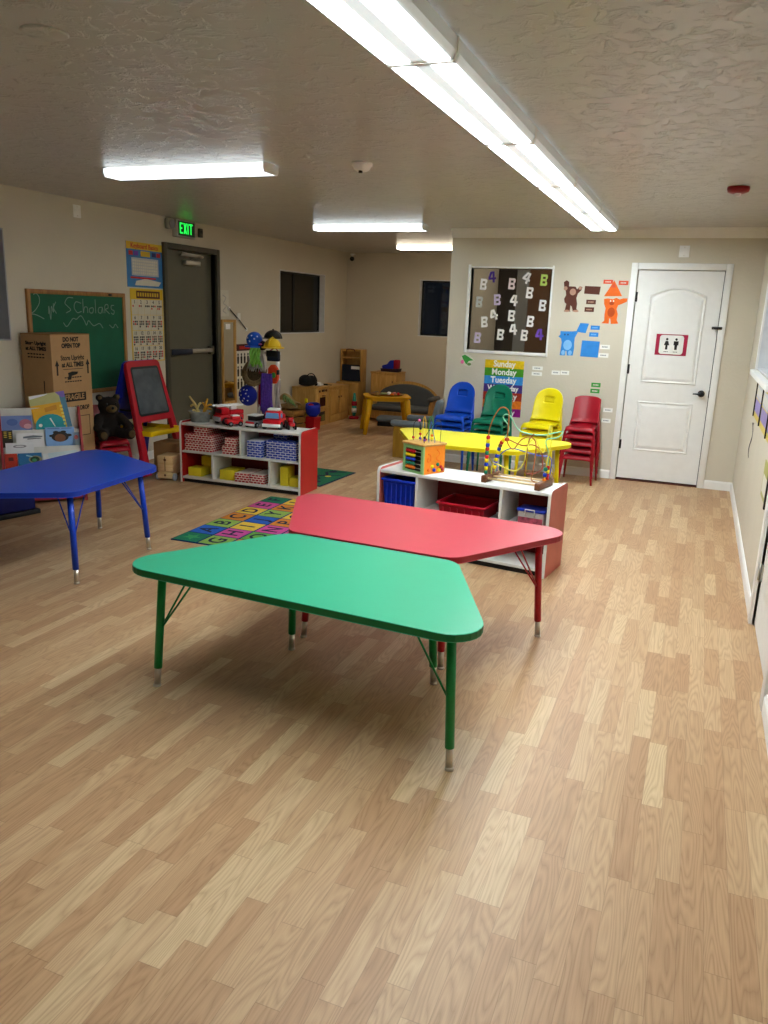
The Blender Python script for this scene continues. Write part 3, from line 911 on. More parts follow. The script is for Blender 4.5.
# cardboard brick blocks
brick_mat('brick_red', '#aa1a26', '#e0d2c8', 1.0, bw=0.036, bh=0.021)
brick_mat('brick_blue', '#123aae', '#ccd2e4', 1.0, bw=0.05, bh=0.021)
mat('block_yellow', '#e3cf2c', 0.5)
def brick(label, col, x, y, z, w, d, h, group, rot=0):
    m = {'red': 'brick_red', 'blue': 'brick_blue', 'yellow': 'block_yellow'}[col]
    o = MB().box(-w / 2, w / 2, -d / 2, d / 2, 0.0, h, bev=0.003).build('cardboard_brick', M(m), None, on(B_LOC, B_DEG, x, y, z), R(B_DEG + rot))
    return tag(o, label, 'toy block', group)
bw, bd, bh = 0.136, 0.27, 0.076
zU, zL = 0.2905, 0.0555
G = 'red brick print blocks'
brick('red brick print block, outer one of the bottom row, upper shelf', 'red', -0.495, -0.01, zU, bw, bd, bh, G)
brick('red brick print block, inner one of the bottom row, upper shelf', 'red', -0.355, -0.01, zU, bw, bd, bh, G)
brick('red brick print block, outer one of the second row, upper shelf', 'red', -0.495, -0.01, zU + bh + .0005, bw, bd, bh, G)
brick('red brick print block, inner one of the second row, upper shelf', 'red', -0.357, -0.012, zU + bh + .0005, bw, bd, bh, G)
brick('red brick print block alone on top of the pile of four', 'red', -0.405, -0.015, zU + 2 * bh + .001, bw, bd - .03, bh - .01, G)
brick('red brick print block under another, beside the upper divider', 'red', -0.115, -0.01, zU, bw, bd, bh, G)
brick('red brick print block atop another, beside the upper divider', 'red', -0.095, -0.008, zU + bh + .0005, bw - .02, bd, bh - .004, G)
G = 'blue brick print blocks'
brick('blue brick print block, lower of the narrow pile by the divider', 'blue', 0.14, -0.01, zU, 0.142, bd, 0.078, G)
brick('blue brick print block, upper of the narrow pile by the divider', 'blue', 0.14, -0.01, zU + .0785, 0.142, bd, 0.066, G)
brick('wide blue brick print block at the bottom of the corner pile', 'blue', 0.392, -0.06, zU, 0.285, 0.142, 0.078, G)
brick('wide blue brick print block in the upper row of the corner pile', 'blue', 0.392, -0.06, zU + .0785, 0.285, 0.142, 0.078, G)
brick('small blue brick print block peeking out behind the wide ones', 'blue', 0.31, 0.075, zU, 0.13, 0.12, 0.195, G)
G = 'plain yellow blocks'
brick('yellow block lying in front in the first lower compartment', 'yellow', -0.48, -0.06, zL, 0.135, 0.13, 0.076, G)
brick('yellow block at the bottom of the pair in the first lower compartment', 'yellow', -0.405, 0.085, zL, 0.15, 0.13, 0.08, G)
brick('yellow block raised on another in the first lower compartment', 'yellow', -0.425, 0.085, zL + .0805, 0.15, 0.13, 0.08, G)
brick('yellow block in the middle lower compartment beside a flat red block', 'yellow', -0.145, -0.03, zL, 0.145, 0.2, 0.088, G)
brick('yellow block standing on end in the last lower compartment', 'yellow', 0.405, -0.03, zL, 0.074, 0.135, 0.165, G)
brick('yellow block lying in the corner of the last lower compartment', 'yellow', 0.505, -0.03, zL, 0.10, 0.135, 0.078, G)
G = 'red brick print blocks'
brick('flat red brick print block in the middle lower compartment, front one', 'red', 0.02, -0.03, zL, 0.14, 0.25, 0.082, G)
brick('flat red brick print block in the middle lower compartment, rear one', 'red', 0.168, -0.02, zL, 0.14, 0.25, 0.082, G)

# ------------------------------------------------------------------ stackable child chairs
def chair_proto(key, h, hole, w=0.305, backh=0.30):
    t = thing('child_chair', '', 'chair')
    mt = M(key)
    W = w / 2
    def seat(u, v):
        x = (u * 2 - 1) * (W - 0.012 * (1 - v) * 0 - 0.016 * v)
        y = -0.15 + 0.30 * v
        dip = -0.010 * (1 - (2 * u - 1) ** 2) * math.sin(PI * min(1, v * 1.1))
        z = h + dip
        if v < 0.12: z -= 0.042 * (1 - v / 0.12) ** 1.4
        if v > 0.85: z += 0.018 * ((v - 0.85) / 0.15) ** 2
        if u < 0.1 or u > 0.9: z -= 0.012 * ((0.1 - min(u, 1 - u)) / 0.1) ** 1.5
        return (x, y, z)
    MB().grid(seat, 16, 16, thick=0.009).build('seat', mt, t)
    def back(u, v):
        q = abs(2 * u - 1)
        if hole:
            hw = W * (0.97 - 0.05 * v - 0.16 * max(0, (v - 0.6) / 0.4) ** 2.2)
            top = backh * (v - 0.17 * v ** 2 * q ** 2.6)
        else:
            hw = W * (0.98 - 0.05 * v); top = backh * (v - 0.09 * v * v * q ** 4)
        x = (2 * u - 1) * hw
        y = 0.132 + 0.085 * v - 0.012 - 0.028 * q ** 2
        if v < 0.15: y -= 0.02 * (1 - v / 0.15) ** 2
        return (x, y + 0.02, h + 0.012 + top)
    sk = (lambda u, v: 0.34 < u < 0.66 and 0.56 < v < 0.75) if hole else None
    MB().grid(back, 22, 22, skip=sk, thick=0.009).build('backrest', mt, t)
    for s in (-1, 1):
        MB().tube(spline([(s * (W - .025), -0.07, h - 0.018), (s * (W - .012), -0.115, h - 0.03), (s * (W + .0), -0.132, h - 0.08), (s * (W + 0.022), -0.155, 0.006)], 6), 0.0105, n=10).build('leg', mt, t)
        MB().tube(spline([(s * (W - .02), 0.165, h + 0.11), (s * (W - .006), 0.135, h + 0.02), (s * (W + .004), 0.122, h - 0.05), (s * (W + 0.022), 0.15, 0.006)], 6), 0.0105, n=10).build('leg', mt, t)
    MB().tube([(-W + .01, 0.03, h - 0.022), (W - .01, 0.03, h - 0.022)], 0.008).build('crossbar', mt, t)
    return t
def stack(proto, n, x, y, deg, dz, labels, group, dy=0.0):
    for i in range(n):
        o = proto if i == 0 else copy_tree(proto)
        a = R(deg)
        o.location = (x + math.sin(a) * dy * i, y - math.cos(a) * dy * i, dz * i)
        o.rotation_euler = (0, 0, a)
        tag(o, labels[i], 'chair', group)
mat('chair_blue', '#0f46b4', 0.36); mat('chair_green', '#08684e', 0.36); mat('chair_yellow', '#e2cf08', 0.36); mat('chair_red', '#9a0b1e', 0.36)
def names(col, n, where):
    o = ['bottom', 'second from the bottom', 'third from the bottom', 'fourth from the bottom'][:n - 1] + ['topmost']
    return [f'{col} plastic child chair, {k} of the {col} stack {where}' for k in o]
p = chair_proto('chair_blue', 0.405, True); stack(p, 4, -2.235, 7.63, -6, 0.058, names('blue', 4, 'by the wall corner'), 'stacked blue chairs')
p = chair_proto('chair_green', 0.405, True); stack(p, 4, -1.84, 7.60, -5, 0.058, names('green', 4, 'before the weekday poster'), 'stacked green chairs')
p = chair_proto('chair_yellow', 0.405, True); stack(p, 4, -1.345, 7.57, -8, 0.058, names('yellow', 4, 'behind the yellow table'), 'stacked yellow chairs')
p = chair_proto('chair_red', 0.285, False, w=0.275, backh=0.25); stack(p, 5, -0.985, 7.77, -2, 0.069, names('red', 5, 'beside the white door'), 'stacked red chairs')
p = chair_proto('chair_red', 0.315, False, w=0.275, backh=0.26)
stack(p, 2, -4.84, 5.575, 70, 0.06, ['red child chair under another beside the easel, stacked', 'red child chair seating the brown stuffed bear'], 'red chairs by the easel')

# ------------------------------------------------------------------ bead cube on the rose shelf
mat('cube_green', '#8fc07a', 0.5); mat('cube_orange', '#ef8a1c', 0.5)
HA = 0.5372
c = on(A_LOC, A_DEG, -0.325, -0.035, HA)
t = thing('activity_cube', 'wooden bead maze cube with abacus side on the rose low shelf', 'toy', c, R(-28))
s = 0.098
mb = MB()
for (x0, x1, z0, z1) in ((-s, -s + .022, 0, .185), (s - .022, s, 0, .185), (-s + .022, s - .022, 0.160, .185), (-s + .022, s - .022, 0, .016)):
    mb.box(x0, x1, -s, -s + .012, z0, z1)
mb.build('abacus_frame', M('cube_green'), t)
MB().box(s - .012, s, -s + .012, s, 0, .185).build('orange_panel', M('cube_orange'), t)
mat('cube_inside', '#2a2620', 0.7)
MB().box(-s, s - .012, s - .012, s, 0, .185).box(-s, -s + .012, -s + .012, s - .012, 0, .185).build('rear_panel', M('birch'), t)
MB().box(-s + .012, s - .012, -s + .012, s - .012, 0, .012).box(-s + .014, s - .014, -.01, 0, .012, .183).build('inner_board', M('cube_inside'), t)
MB().box(-s - .008, s + .008, -s - .008, s + .008, .185, .199, bev=0.004).build('top_board', M('walnut') if False else M('birch'), t)
cols = ['red_plastic', 'yellow_plastic', 'bin_blue', 'green_plastic', 'orange_ink']
for k in range(5):
    z = 0.142 - 0.027 * k
    MB().cyl((-s + .022, -s + .006, z), (s - .022, -s + .006, z), 0.0018, n=8).build('abacus_rod', M('chrome'), t)
    mb = MB()
    for q in range(6):
        mb.lathe([(0.003, -0.007), (0.0105, -0.003), (0.0105, 0.003), (0.003, 0.007)], n=10, mtx=Matrix.Translation((-s + .032 + q * 0.0145, -s + .006, z)) @ Matrix.Rotation(PI / 2, 4, 'Y'))
    mb.build('abacus_beads', M(cols[k]), t)
mb = MB()
X = s + 0.0005
sq = [(X, -0.05 + .03 * math.cos(a) * (a / 9), 0.10 + .04 * math.sin(a) * (a / 9)) for a in [i * 0.3 for i in range(28)]]
mb.tube(sq, 0.004); mb.tube(spline([(X, 0.02, .16), (X, .05, .13), (X, .02, .10), (X, .06, .07), (X, .03, .04)], 6), 0.004)
mb.build('groove_trim', M('orange_ink'), t)
for k, (yy, zz, m) in enumerate(((-.02, .05, 'yellow_plastic'), (.03, .06, 'green_plastic'), (.06, .04, 'red_plastic'), (-.05, .03, 'orange_ink'), (.0, .025, 'bin_blue'), (.075, .025, 'red_plastic'), (.045, .022, 'yellow_plastic'))):
    MB().lathe([(.003, 0), (.012, .002), (.012, .010), (.003, .012)], n=10, mtx=Matrix.Translation((s, yy, zz)) @ Matrix.Rotation(PI / 2, 4, 'Y')).build('gear_bead', M(m), t)
zt = 0.199
wires = [('dark_metal', [(-.08, -.03, zt), (-.08, -.03, zt + .10), (-.07, -.02, zt + .13), (-.05, -.01, zt + .13), (-.045, 0, zt + .08), (-.045, 0, zt + .02), (-.045, 0, zt)]),
         ('green_ink', [(-.02, .05, zt), (-.02, .05, zt + .12), (.0, .05, zt + .165), (.02, .05, zt + .12), (.02, .045, zt + .05), (.02, .045, zt)]),
         ('yellow_ink', [(0, -.02, zt), (0, -.02, zt + .13), (.012, -.02, zt + .17), (.025, -.02, zt + .13), (.03, -.02, zt + .04), (.03, -.02, zt)]),
         ('blue_ink', [(.04, .0, zt), (.04, .0, zt + .06), (.055, .0, zt + .14), (.07, .01, zt + .06), (.075, .02, zt + .02), (.075, .02, zt)]),
         ('dark_metal', [(.085, .06, zt), (.085, .06, zt + .12), (.08, .04, zt + .14), (.07, .0, zt + .12), (.05, -.05, zt + .03), (.05, -.05, zt)])]
for m, pts in wires: MB().tube(spline(pts, 6), 0.0022, n=7).build('maze_wire', M(m), t)
for (x, y, z, m) in ((-.045, -.0, .016, 'purple_ink'), (-.045, 0, .045, 'red_plastic'), (-.045, 0, .063, 'yellow_plastic'), (-.045, 0, .081, 'black_plastic'), (.02, .045, .02, 'yellow_plastic'), (.02, .045, .04, 'orange_ink'), (.05, -.05, .02, 'purple_ink'), (.05, -.05, .036, 'black_plastic'), (-.08, -.03, .02, 'red_plastic'), (-.05, -.01, .135, 'pink_ink'), (.03, -.02, .02, 'red_plastic')):
    MB().ball((x, y, zt + z), 0.0095, sub=2).build('bead', M(m), t)

# ------------------------------------------------------------------ bead roller coaster
c = on(A_LOC, A_DEG, 0.325, -0.02, HA)
t = thing('bead_roller_coaster', 'bead roller coaster of coloured wires on a wooden base, on the rose low shelf', 'toy', c, R(A_DEG - 3))
hx, hy = 0.178, 0.115
for sx in (-1, 1):
    MB().box(sx * hx - .018, sx * hx + .018, -hy, hy, 0, 0.045, bev=0.006).build('base_block', M('walnut'), t)
for y in (-.085, 0.0, .085):
    MB().cyl((-hx + .015, y, 0.026), (hx - .015, y, 0.028), 0.0065, n=12).build('base_rod', M('maple'), t)
zb = 0.034
W_ = {
 'brown': ('orange_frame', [(-hx, -.085, zb), (-hx, -.085, .22), (-hx + .01, -.085, .36), (-.115, -.08, .47), (-.06, -.075, .46), (-.055, -.07, .36), (-.06, -.06, .27), (-.02, -.05, .225), (.03, -.05, .29), (.09, -.045, .31), (.125, -.045, .26), (.12, -.05, .10), (.11, -.04, .05), (.13, -.03, .035)]),
 'mint': ('mint', [(-hx, .06, zb), (-hx + .01, .06, .2), (-.09, .03, .33), (-.12, -.01, .41), (-.06, -.05, .43), (.0, -.02, .34), (.12, .02, .32), (.22, .03, .345), (.27, .0, .36), (.25, -.03, .325), (.18, -.03, .30), (hx, .04, .2), (hx, .05, zb)]),
 'yellow': ('yellow_frame', [(-hx + .01, -.02, zb), (-hx + .015, -.03, .10), (-.13, -.05, .12), (.0, -.06, .09), (.06, -.06, .15), (.075, -.06, .25), (.11, -.04, .30), (.16, -.02, .22), (.17, .0, .27), (.175, .02, .36), (.18, .03, .38), (hx + .01, .04, .28), (hx, .02, .15), (hx, .0, zb)]),
 'blue': ('blue_frame', [(-hx, .09, zb), (-hx, .09, .13), (-.1, .09, .2), (.02, .09, .19), (.1, .09, .18), (hx, .09, .17), (hx, .09, zb)]),
 'red': ('red_frame', [(-hx + .005, .02, zb), (-.15, .02, .18), (-.1, .0, .27), (.02, -.02, .25), (.1, -.02, .26), (.15, -.01, .22), (.16, -.01, .12), (.10, -.02, .08), (.06, -.03, .1), (.07, -.03, .28), (.1, -.03, .33)]),
}
mat('orange_frame', '#a86432', 0.4); mat('mint', '#8fd8ae', 0.4); mat('yellow_frame', '#e8dc5a', 0.4); mat('blue_frame', '#5a6cc0', 0.4); mat('red_frame', '#9a4a34', 0.4)
for k, (m, pts) in W_.items():
    MB().tube(spline(pts, 8), 0.0038, n=8).build('maze_wire', M(m), t)
bc = ['yellow_plastic', 'bin_blue', 'red_plastic', 'yellow_plastic', 'green_plastic', 'red_plastic', 'bin_blue', 'yellow_plastic', 'red_plastic', 'green_plastic']
def beads_on(pts, n, start, cols, r=0.0128, gap=0.0245):
    P = spline(pts, 20); acc = 0; nxt = start; k = 0
    for a, b in zip(P, P[1:]):
        d = (b - a).length
        while acc + d >= nxt and k < n:
            q = a + (b - a) * ((nxt - acc) / d)
            ax = (b - a).normalized()
            rot = Vector((0, 0, 1)).rotation_difference(ax).to_matrix().to_4x4()
            MB().lathe([(.003, -r), (r * .8, -r * .9), (r, -r * .3), (r, r * .3), (r * .8, r * .9), (.003, r)], n=12, mtx=Matrix.Translation(q) @ rot).build('bead', M(cols[k % len(cols)]), t)
            k += 1; nxt += gap
        acc += d
beads_on(W_['brown'][1], 10, 0.03, ['green_plastic', 'yellow_plastic', 'bin_blue', 'yellow_plastic', 'red_plastic', 'green_plastic', 'red_plastic', 'bin_blue', 'yellow_plastic', 'red_plastic'])
beads_on(W_['red'][1], 10, 0.05, ['yellow_plastic', 'bin_blue', 'yellow_plastic', 'bin_blue', 'yellow_plastic', 'bin_blue', 'walnut', 'red_plastic', 'yellow_plastic', 'red_plastic'])
beads_on(list(reversed(W_['yellow'][1])), 3, 0.012, ['orange_ink', 'bin_blue', 'green_plastic'], gap=0.035)
beads_on(list(reversed(W_['mint'][1])), 4, 0.012, ['red_plastic', 'red_plastic', 'yellow_plastic', 'red_plastic'])
# ------------------------------------------------------------------ helpers for small goods
def remesh(o, vox, smooth=2):
    m = o.modifiers.new('remesh', 'REMESH'); m.mode = 'VOXEL'; m.voxel_size = vox; m.use_smooth_shade = True
    if smooth:
        s = o.modifiers.new('smooth', 'SMOOTH'); s.iterations = smooth; s.factor = 0.6
    return o
LW = lambda y, z: (XL, y, z)          # a spot on the left wall
def wallthing(name, label, cat, y, z, group=None):   # local x -> +Y, faces into the room
    return thing(name, label, cat, (XL, y, z), PI / 2, group)

# ------------------------------------------------------------------ chalkboard on the left wall
mat('slate_green', '#0d5a3e', 0.6, vary=0.10, scale=7)
mat('chalk', '#8aa094', 0.9)
t = wallthing('chalkboard', 'green chalkboard in a wooden frame behind the cardboard box', 'chalkboard', 5.643, 1.19)
w, h = 0.595, 0.447
MB().box(-w + .03, w - .03, -0.014, 0.0, -h + .03, h - .03).build('slate', M('slate_green'), t)
mb = MB()
for (x0, x1, z0, z1) in ((-w, -w + .036, -h, h), (w - .036, w, -h, h), (-w + .036, w - .036, h - .036, h), (-w + .036, w - .036, -h, -h + .036)):
    mb.box(x0, x1, -0.026, 0, z0, z1, bev=0.004)
mb.build('frame', M('oak_frame'), t)
S = lambda pts: [(a - 5.643, b - 1.19) for a, b in pts]
mb = MB()
def smooth2(p): return [(v.x, v.y) for v in spline([(a, b, 0) for a, b in p], 5)]
CH = [smooth2(S(p)) for p in (
    [(5.124, 1.594), (5.155, 1.601), (5.183, 1.573), (5.179, 1.522), (5.127, 1.464), (5.071, 1.435), (5.109, 1.437), (5.162, 1.424), (5.222, 1.399)],
    [(5.278, 1.443), (5.283, 1.501), (5.296, 1.396), (5.311, 1.502), (5.33, 1.455), (5.335, 1.525)], [(5.362, 1.538), (5.335, 1.49), (5.363, 1.446)],
    [(5.566, 1.578), (5.506, 1.577), (5.469, 1.534), (5.5, 1.505), (5.532, 1.476), (5.479, 1.451)],
    [(5.66, 1.535), (5.60, 1.545), (5.575, 1.50), (5.61, 1.455), (5.66, 1.465)],
    [(5.685, 1.57), (5.685, 1.455), (5.70, 1.50), (5.735, 1.50), (5.74, 1.455)],
    [(5.80, 1.50), (5.765, 1.49), (5.765, 1.458), (5.80, 1.455), (5.812, 1.49), (5.80, 1.50)],
    [(5.84, 1.57), (5.84, 1.455)],
    [(5.93, 1.505), (5.885, 1.50), (5.875, 1.462), (5.91, 1.455), (5.93, 1.50), (5.935, 1.455)],
    [(5.96, 1.455), (5.965, 1.52), (6.0, 1.53), (6.005, 1.50), (5.97, 1.485), (6.02, 1.45)],
    [(6.085, 1.525), (6.05, 1.52), (6.05, 1.49), (6.085, 1.475), (6.075, 1.445), (6.045, 1.455)],
    [(5.438, 1.367), (5.477, 1.337), (5.551, 1.403), (5.594, 1.398), (5.649, 1.428), (5.69, 1.386), (5.714, 1.348), (5.744, 1.386), (5.804, 1.342), (5.88, 1.361), (5.924, 1.322)],
    [(6.013, 1.348), (6.06, 1.322), (6.092, 1.354), (6.129, 1.321)])]
for p in CH: mb.strip(p, 0.0065, -0.0150, -0.0138)
mb.build('chalk_lettering', M('chalk'), t)
MB().box(0.36, 0.40, -0.034, -0.026, h - 0.03, h - 0.01, bev=0.003).build('clip', M('black_plastic'), t)

# ------------------------------------------------------------------ tall cardboard box
mat('cardboard', '#a8835a', 0.75, vary=0.05, bump=0.1)
mat('cardboard_dark', '#8f6a40', 0.8)
t = thing('cardboard_box', 'tall printed moving carton standing against the chalkboard', 'box', (-4.950, 5.152, 0))
bx, by, bz = 0.155, 0.218, 1.29
MB().box(-bx, bx, -by, by, 0, bz, bev=0.004).build('carton', M('cardboard'), t)
MB().box(-bx - .0005, bx + .0005, -by - .0005, by + .0005, bz - .006, bz + .001).box(-.004, .004, -by, by, bz, bz + .0012).build('lid_flaps', M('cardboard_dark'), t)
rx = Matrix.Rotation(PI / 2, 4, 'Z')
mb = MB()
X = bx + 0.0008
def bt(s, size, y, z, bold=0.002, sx=1.0): mb.text(s, size, (X, y, z), 0, bold, 0.001, 'CENTER', sx, rx)
bt('DO NOT', 0.048, .0, 1.247, .0025, .9); bt('OPEN TOP', 0.048, .0, 1.197, .0025, .9)
bt('Store Upright', 0.056, 0.01, 1.100, 0.0012, .84); bt('at ALL TIMES', 0.052, 0.01, 1.045, 0.0022, .84)
for y in (-0.165, 0.180):
    mb.prism([(y - .008, .965), (y + .008, .965), (y + .008, 1.04), (y + .022, 1.04), (y, 1.085), (y - .022, 1.04), (y - .008, 1.04)], X - .0008, X + .0006, axis='X')
mb.box(X - .0008, X + .0006, -.10, .12, 1.008, 1.012)
mb.prism([(-.06, .925), (-.02, .925), (-.01, .955), (.05, .965), (.065, .985), (.0, .99), (-.05, .98), (-.045, .955)], X - .0008, X + .0006, axis='X')
for z, l in ((.938, .17), (.905, .18)):
    for k in range(7): mb.box(X - .0008, X + .0005, -.09 + k * .028, -.09 + k * .028 + .02, z, z + .009)
mb.box(X - .0008, X + .0006, -.12, .14, .745, .815)
bt('DO NOT DROP', 0.05, 0.03, .685, .002, .8)
for (y0, y1, z0, z1) in ((-.02, .17, .615, .62), (-.02, .17, .45, .455), (-.02, -.015, .45, .62), (.165, .17, .45, .62)): mb.box(X - .0008, X + .0004, y0, y1, z0, z1)
mb.build('print_lettering', M('ink_black'), t)
mb = MB(); mb.text('FRAGILE', 0.064, (X + .0008, 0.01, .780), 0, .0015, .001, 'CENTER', .92, rx); mb.build('fragile_lettering', M('cardboard'), t)
mb = MB()
yy = -by - .0008
mb.text('Store Upright', 0.038, (-.0, yy, 1.215), 0, .002); mb.text('at ALL TIMES', 0.038, (0, yy, 1.172), 0, .002)
for z in (1.125, 1.10):
    for k in range(6): mb.box(-.09 + k * .03, -.09 + k * .03 + .022, yy - .0004, yy + .0006, z, z + .010)
mb.prism([(.06, .75), (.066, .75), (.068, .92), (.058, .92)], yy - .0005, yy + .0006)
mb.build('side_lettering', M('ink_black'), t)

# ------------------------------------------------------------------ book display with picture books
mat('rack_red', '#9c2f33', 0.5)
RX, RY, RZ = -4.45, 4.865, R(48)
t = thing('book_display', 'white tiered book display with reddish end panels, holding picture books', 'book rack', (RX, RY, 0), RZ)
W = 0.60
prof = [(0.0, 0), (0.27, 0), (0.27, 0.725), (0.22, 0.725), (0.0, 0.22)]
for x0 in (-W, -0.018):
    MB().prism(prof, x0, x0 + 0.018, axis='X').build('end_panel', M('rack_red'), t)
MB().box(-W + .018, -.018, .252, .268, 0.02, .72).build('back_panel', M('white_laminate'), t)
TY = [0.185, 0.125, 0.07, 0.015]; TZ = [0.555, 0.43, 0.345, 0.25]
for k in range(4):
    MB().box(-W + .018, -.018, TY[k], TY[k] + .010, TZ[k] - .11, TZ[k], bev=.002).box(-W + .018, -.018, TY[k] + .01, TY[k] + .05, TZ[k] - .115, TZ[k] - .105).build('tier', M('white_laminate'), t)
MB().box(-W + .018, -.018, 0.01, 0.03, 0.02, 0.1).build('kickboard', M('rack_red'), t)
bookmats = {}
def book(label, tier, x, w, h, base, patches, lift=0.0, tilt=0.0, dy=0.0, lean=9):
    """picture book leaning in a tier; patches = (outline in cover units, material)"""
    a = RZ
    lx, ly, lz = x, TY[tier] + .016 + dy, TZ[tier] - .104 + lift + (.045 if tier else 0)
    p = (RX + lx * math.cos(a) - ly * math.sin(a), RY + lx * math.sin(a) + ly * math.cos(a), lz)
    b = thing('picture_book', label, 'book', p, a, 'picture books on display')
    b.rotation_euler = (R(-lean), R(tilt), a)
    MB().box(-w / 2 + .003, w / 2 - .003, .0025, .0095, .003, h - .003).build('pages', M('white_paper'), b)
    MB().box(-w / 2, w / 2, 0, .0025, 0, h).box(-w / 2, w / 2, .0095, .012, 0, h).box(-w / 2, -w / 2 + .003, .0025, .0095, 0, h).build('cover', mat('cover_' + base[1:], base, 0.35), b)
    v0 = .45 if tier else .22
    for i, (o, m) in enumerate(patches):
        MB().prism([(q[0] * w - w / 2, (v0 + (1 - v0) * q[1]) * h) for q in o], -.0006 - .0003 * i, .0005, axis='Y').build('cover_art', mat('art_' + m[1:], m, 0.4), b)
    return b
bl = lambda *a: ellipse(*a)
book('tall yellow and teal picture book standing above the rest', 0, -0.185, .27, .37, '#e0a91c', [
    ([(0, .72), (.86, .72), (.84, .84), (.95, 1), (0, 1)], '#b9b77c'), ([(.86, .0), (1, 0), (1, 1), (.84, 1)], '#4a7f9c'), ([(.75, 1), (1, 1), (1, .84), (.9, .83)], '#7a62b8'),
    (bl(.42, .12, .42, .32), '#1a9aa2'), (bl(.15, .17, .05, .045), '#e9efe4'), ([(.52, .08), (.55, .07), (.47, .33), (.43, .32)], '#dfe8e2'), ([(.36, .50), (.7, .53), (.7, .66), (.36, .62)], '#c98b16'),
    ([(.02, .90), (.45, .955), (.55, .99), (.02, .99)], '#e8e8ee')] + [([(.79, .08 + .1 * k), (.86, .08 + .1 * k), (.86, .13 + .1 * k), (.79, .14 + .1 * k)], '#e8d85a') for k in range(6)], lift=0.02, tilt=-9, lean=11)
book('blue picture book with pink figures, rear tier of the display', 0, -0.47, .22, .215, '#6f86c0', [(bl(.78, .62, .2, .22), '#b06a7c'), (bl(.85, .5, .13, .12), '#d8a0a8'), (bl(.35, .7, .18, .16), '#4f6cb0')])
book('white picture book with a grey train, second tier of the display', 1, -0.385, .20, .165, '#e4e4e6', [([(.25, .55), (.95, .62), (.95, .72), (.62, .8), (.25, .7)], '#6f7884'), ([(.4, .45), (.9, .5), (.9, .55), (.4, .53)], '#3d434c')])
book('dark spotted picture book at the outer end of the second tier', 1, -0.545, .075, .19, '#2a2418', [(bl(.3, .5 + .13 * k, .16, .035), '#d8b43c') for k in range(4)] + [(bl(.75, .43 + .13 * k, .14, .035), '#d8b43c') for k in range(4)])
book('light blue picture book with a dark haired child on its cover', 1, -0.165, .215, .205, '#7fa9dc', [
    (bl(.5, .33, .30, .36), '#1c1512'), (bl(.22, .40, .10, .09), '#1c1512'), (bl(.80, .42, .11, .10), '#1c1512'), (bl(.36, .64, .10, .10), '#1c1512'), (bl(.62, .66, .10, .09), '#1c1512'), (bl(.5, .24, .19, .28), '#7a4a2c'),
    ([(.08, .88), (.5, .88), (.5, .94), (.08, .94)], '#4f78b4'), ([(.56, .88), (.92, .88), (.92, .94), (.56, .94)], '#4f78b4')])
book('small grey blue picture book against the end panel, second tier', 1, -0.045, .05, .16, '#8fa0b4', [(bl(.5, .55, .3, .2), '#a24a48')])
book('white picture book with an oval emblem, third tier of the display', 2, -0.465, .20, .185, '#e2e3e6', [(bl(.5, .72, .24, .12), '#8b8890'), (bl(.5, .72, .16, .07), '#d0ced2')])
book('red picture book at the outer end of the front tier', 3, -0.535, .09, .205, '#b8321f', [([(.3, .5), (.7, .5), (.7, .75), (.3, .75)], '#5a1812')])
book('teal picture book with a green frog face, front tier of the display', 3, -0.40, .17, .205, '#2a6fa4', [(bl(.72, .55, .28, .26), '#8f8a6a'), (bl(.7, .55, .2, .2), '#1c3a24'), (bl(.68, .5, .10, .11), '#3f8a5c'), ([(.35, .8), (.6, .72), (.6, .78), (.35, .88)], '#9fd0e0')])
book('pale picture book lying askew at the end of the front tier', 3, -0.165, .25, .205, '#d9dde0', [([(.15, .6), (1, .75), (1, 1), (.15, 1)], '#c4d6de'), (bl(.3, .5, .16, .14), '#c8b98a'), (bl(.27, .52, .07, .07), '#6a5a34')], tilt=-5)

# dark blue chest on the floor in front of the rack
t = thing('storage_chest', 'dark blue floor chest on a black base, under the blue table', 'chest', (-4.655, 4.21, 0), R(-14))
MB().box(-.125, .125, -.19, .19, .035, .27, bev=.012).build('body', M('navy_plastic'), t)
MB().box(-.145, .145, -.215, .215, 0, .035, bev=.006).build('base', M('black_plastic'), t)
MB().box(-.13, .13, -.195, .195, .245, .272, bev=.008).build('lid', M('navy_plastic'), t)

# ------------------------------------------------------------------ stuffed bear on the red chair
mat('bear_fur', '#1a120c', 0.95, vary=0.4, scale=30, bump=0.8, bscale=150)
mat('bear_muzzle', '#5d4a2c', 0.95, vary=0.3, bump=0.6, bscale=150)
t = thing('stuffed_bear', 'dark brown stuffed bear sitting on the red chair by the easel', 'stuffed toy', (-4.80, 5.565, 0.381), R(58))
t.scale = (1.12, 1.12, 1.12)
mb = MB()
mb.ball((0, 0.02, .105), .095, sc=(1, .9, 1.1)).ball((0, -.01, .255), .082, sc=(1.05, .95, .95)).ball((0, .0, .19), .06)
for s in (-1, 1):
    mb.ball((s * .068, 0, .322), .030)
    for k in range(5): mb.ball((s * (.085 + .010 * k), -.02 - .022 * k, .165 - .016 * k), .038 - .001 * k)
    for k in range(5): mb.ball((s * (.055 + .012 * k), -.03 - .035 * k, .045), .045 - .001 * k)
    mb.ball((s * .108, -.175, .055), .046, sc=(.9, .7, 1.1))
o = remesh(mb.build('body', M('bear_fur'), t), 0.011)
MB().ball((0, -.078, .24), .040, sc=(1.1, .8, .8)).build('muzzle', M('bear_muzzle'), t)
MB().ball((0, -.113, .25), .013).build('nose', M('black_plastic'), t)
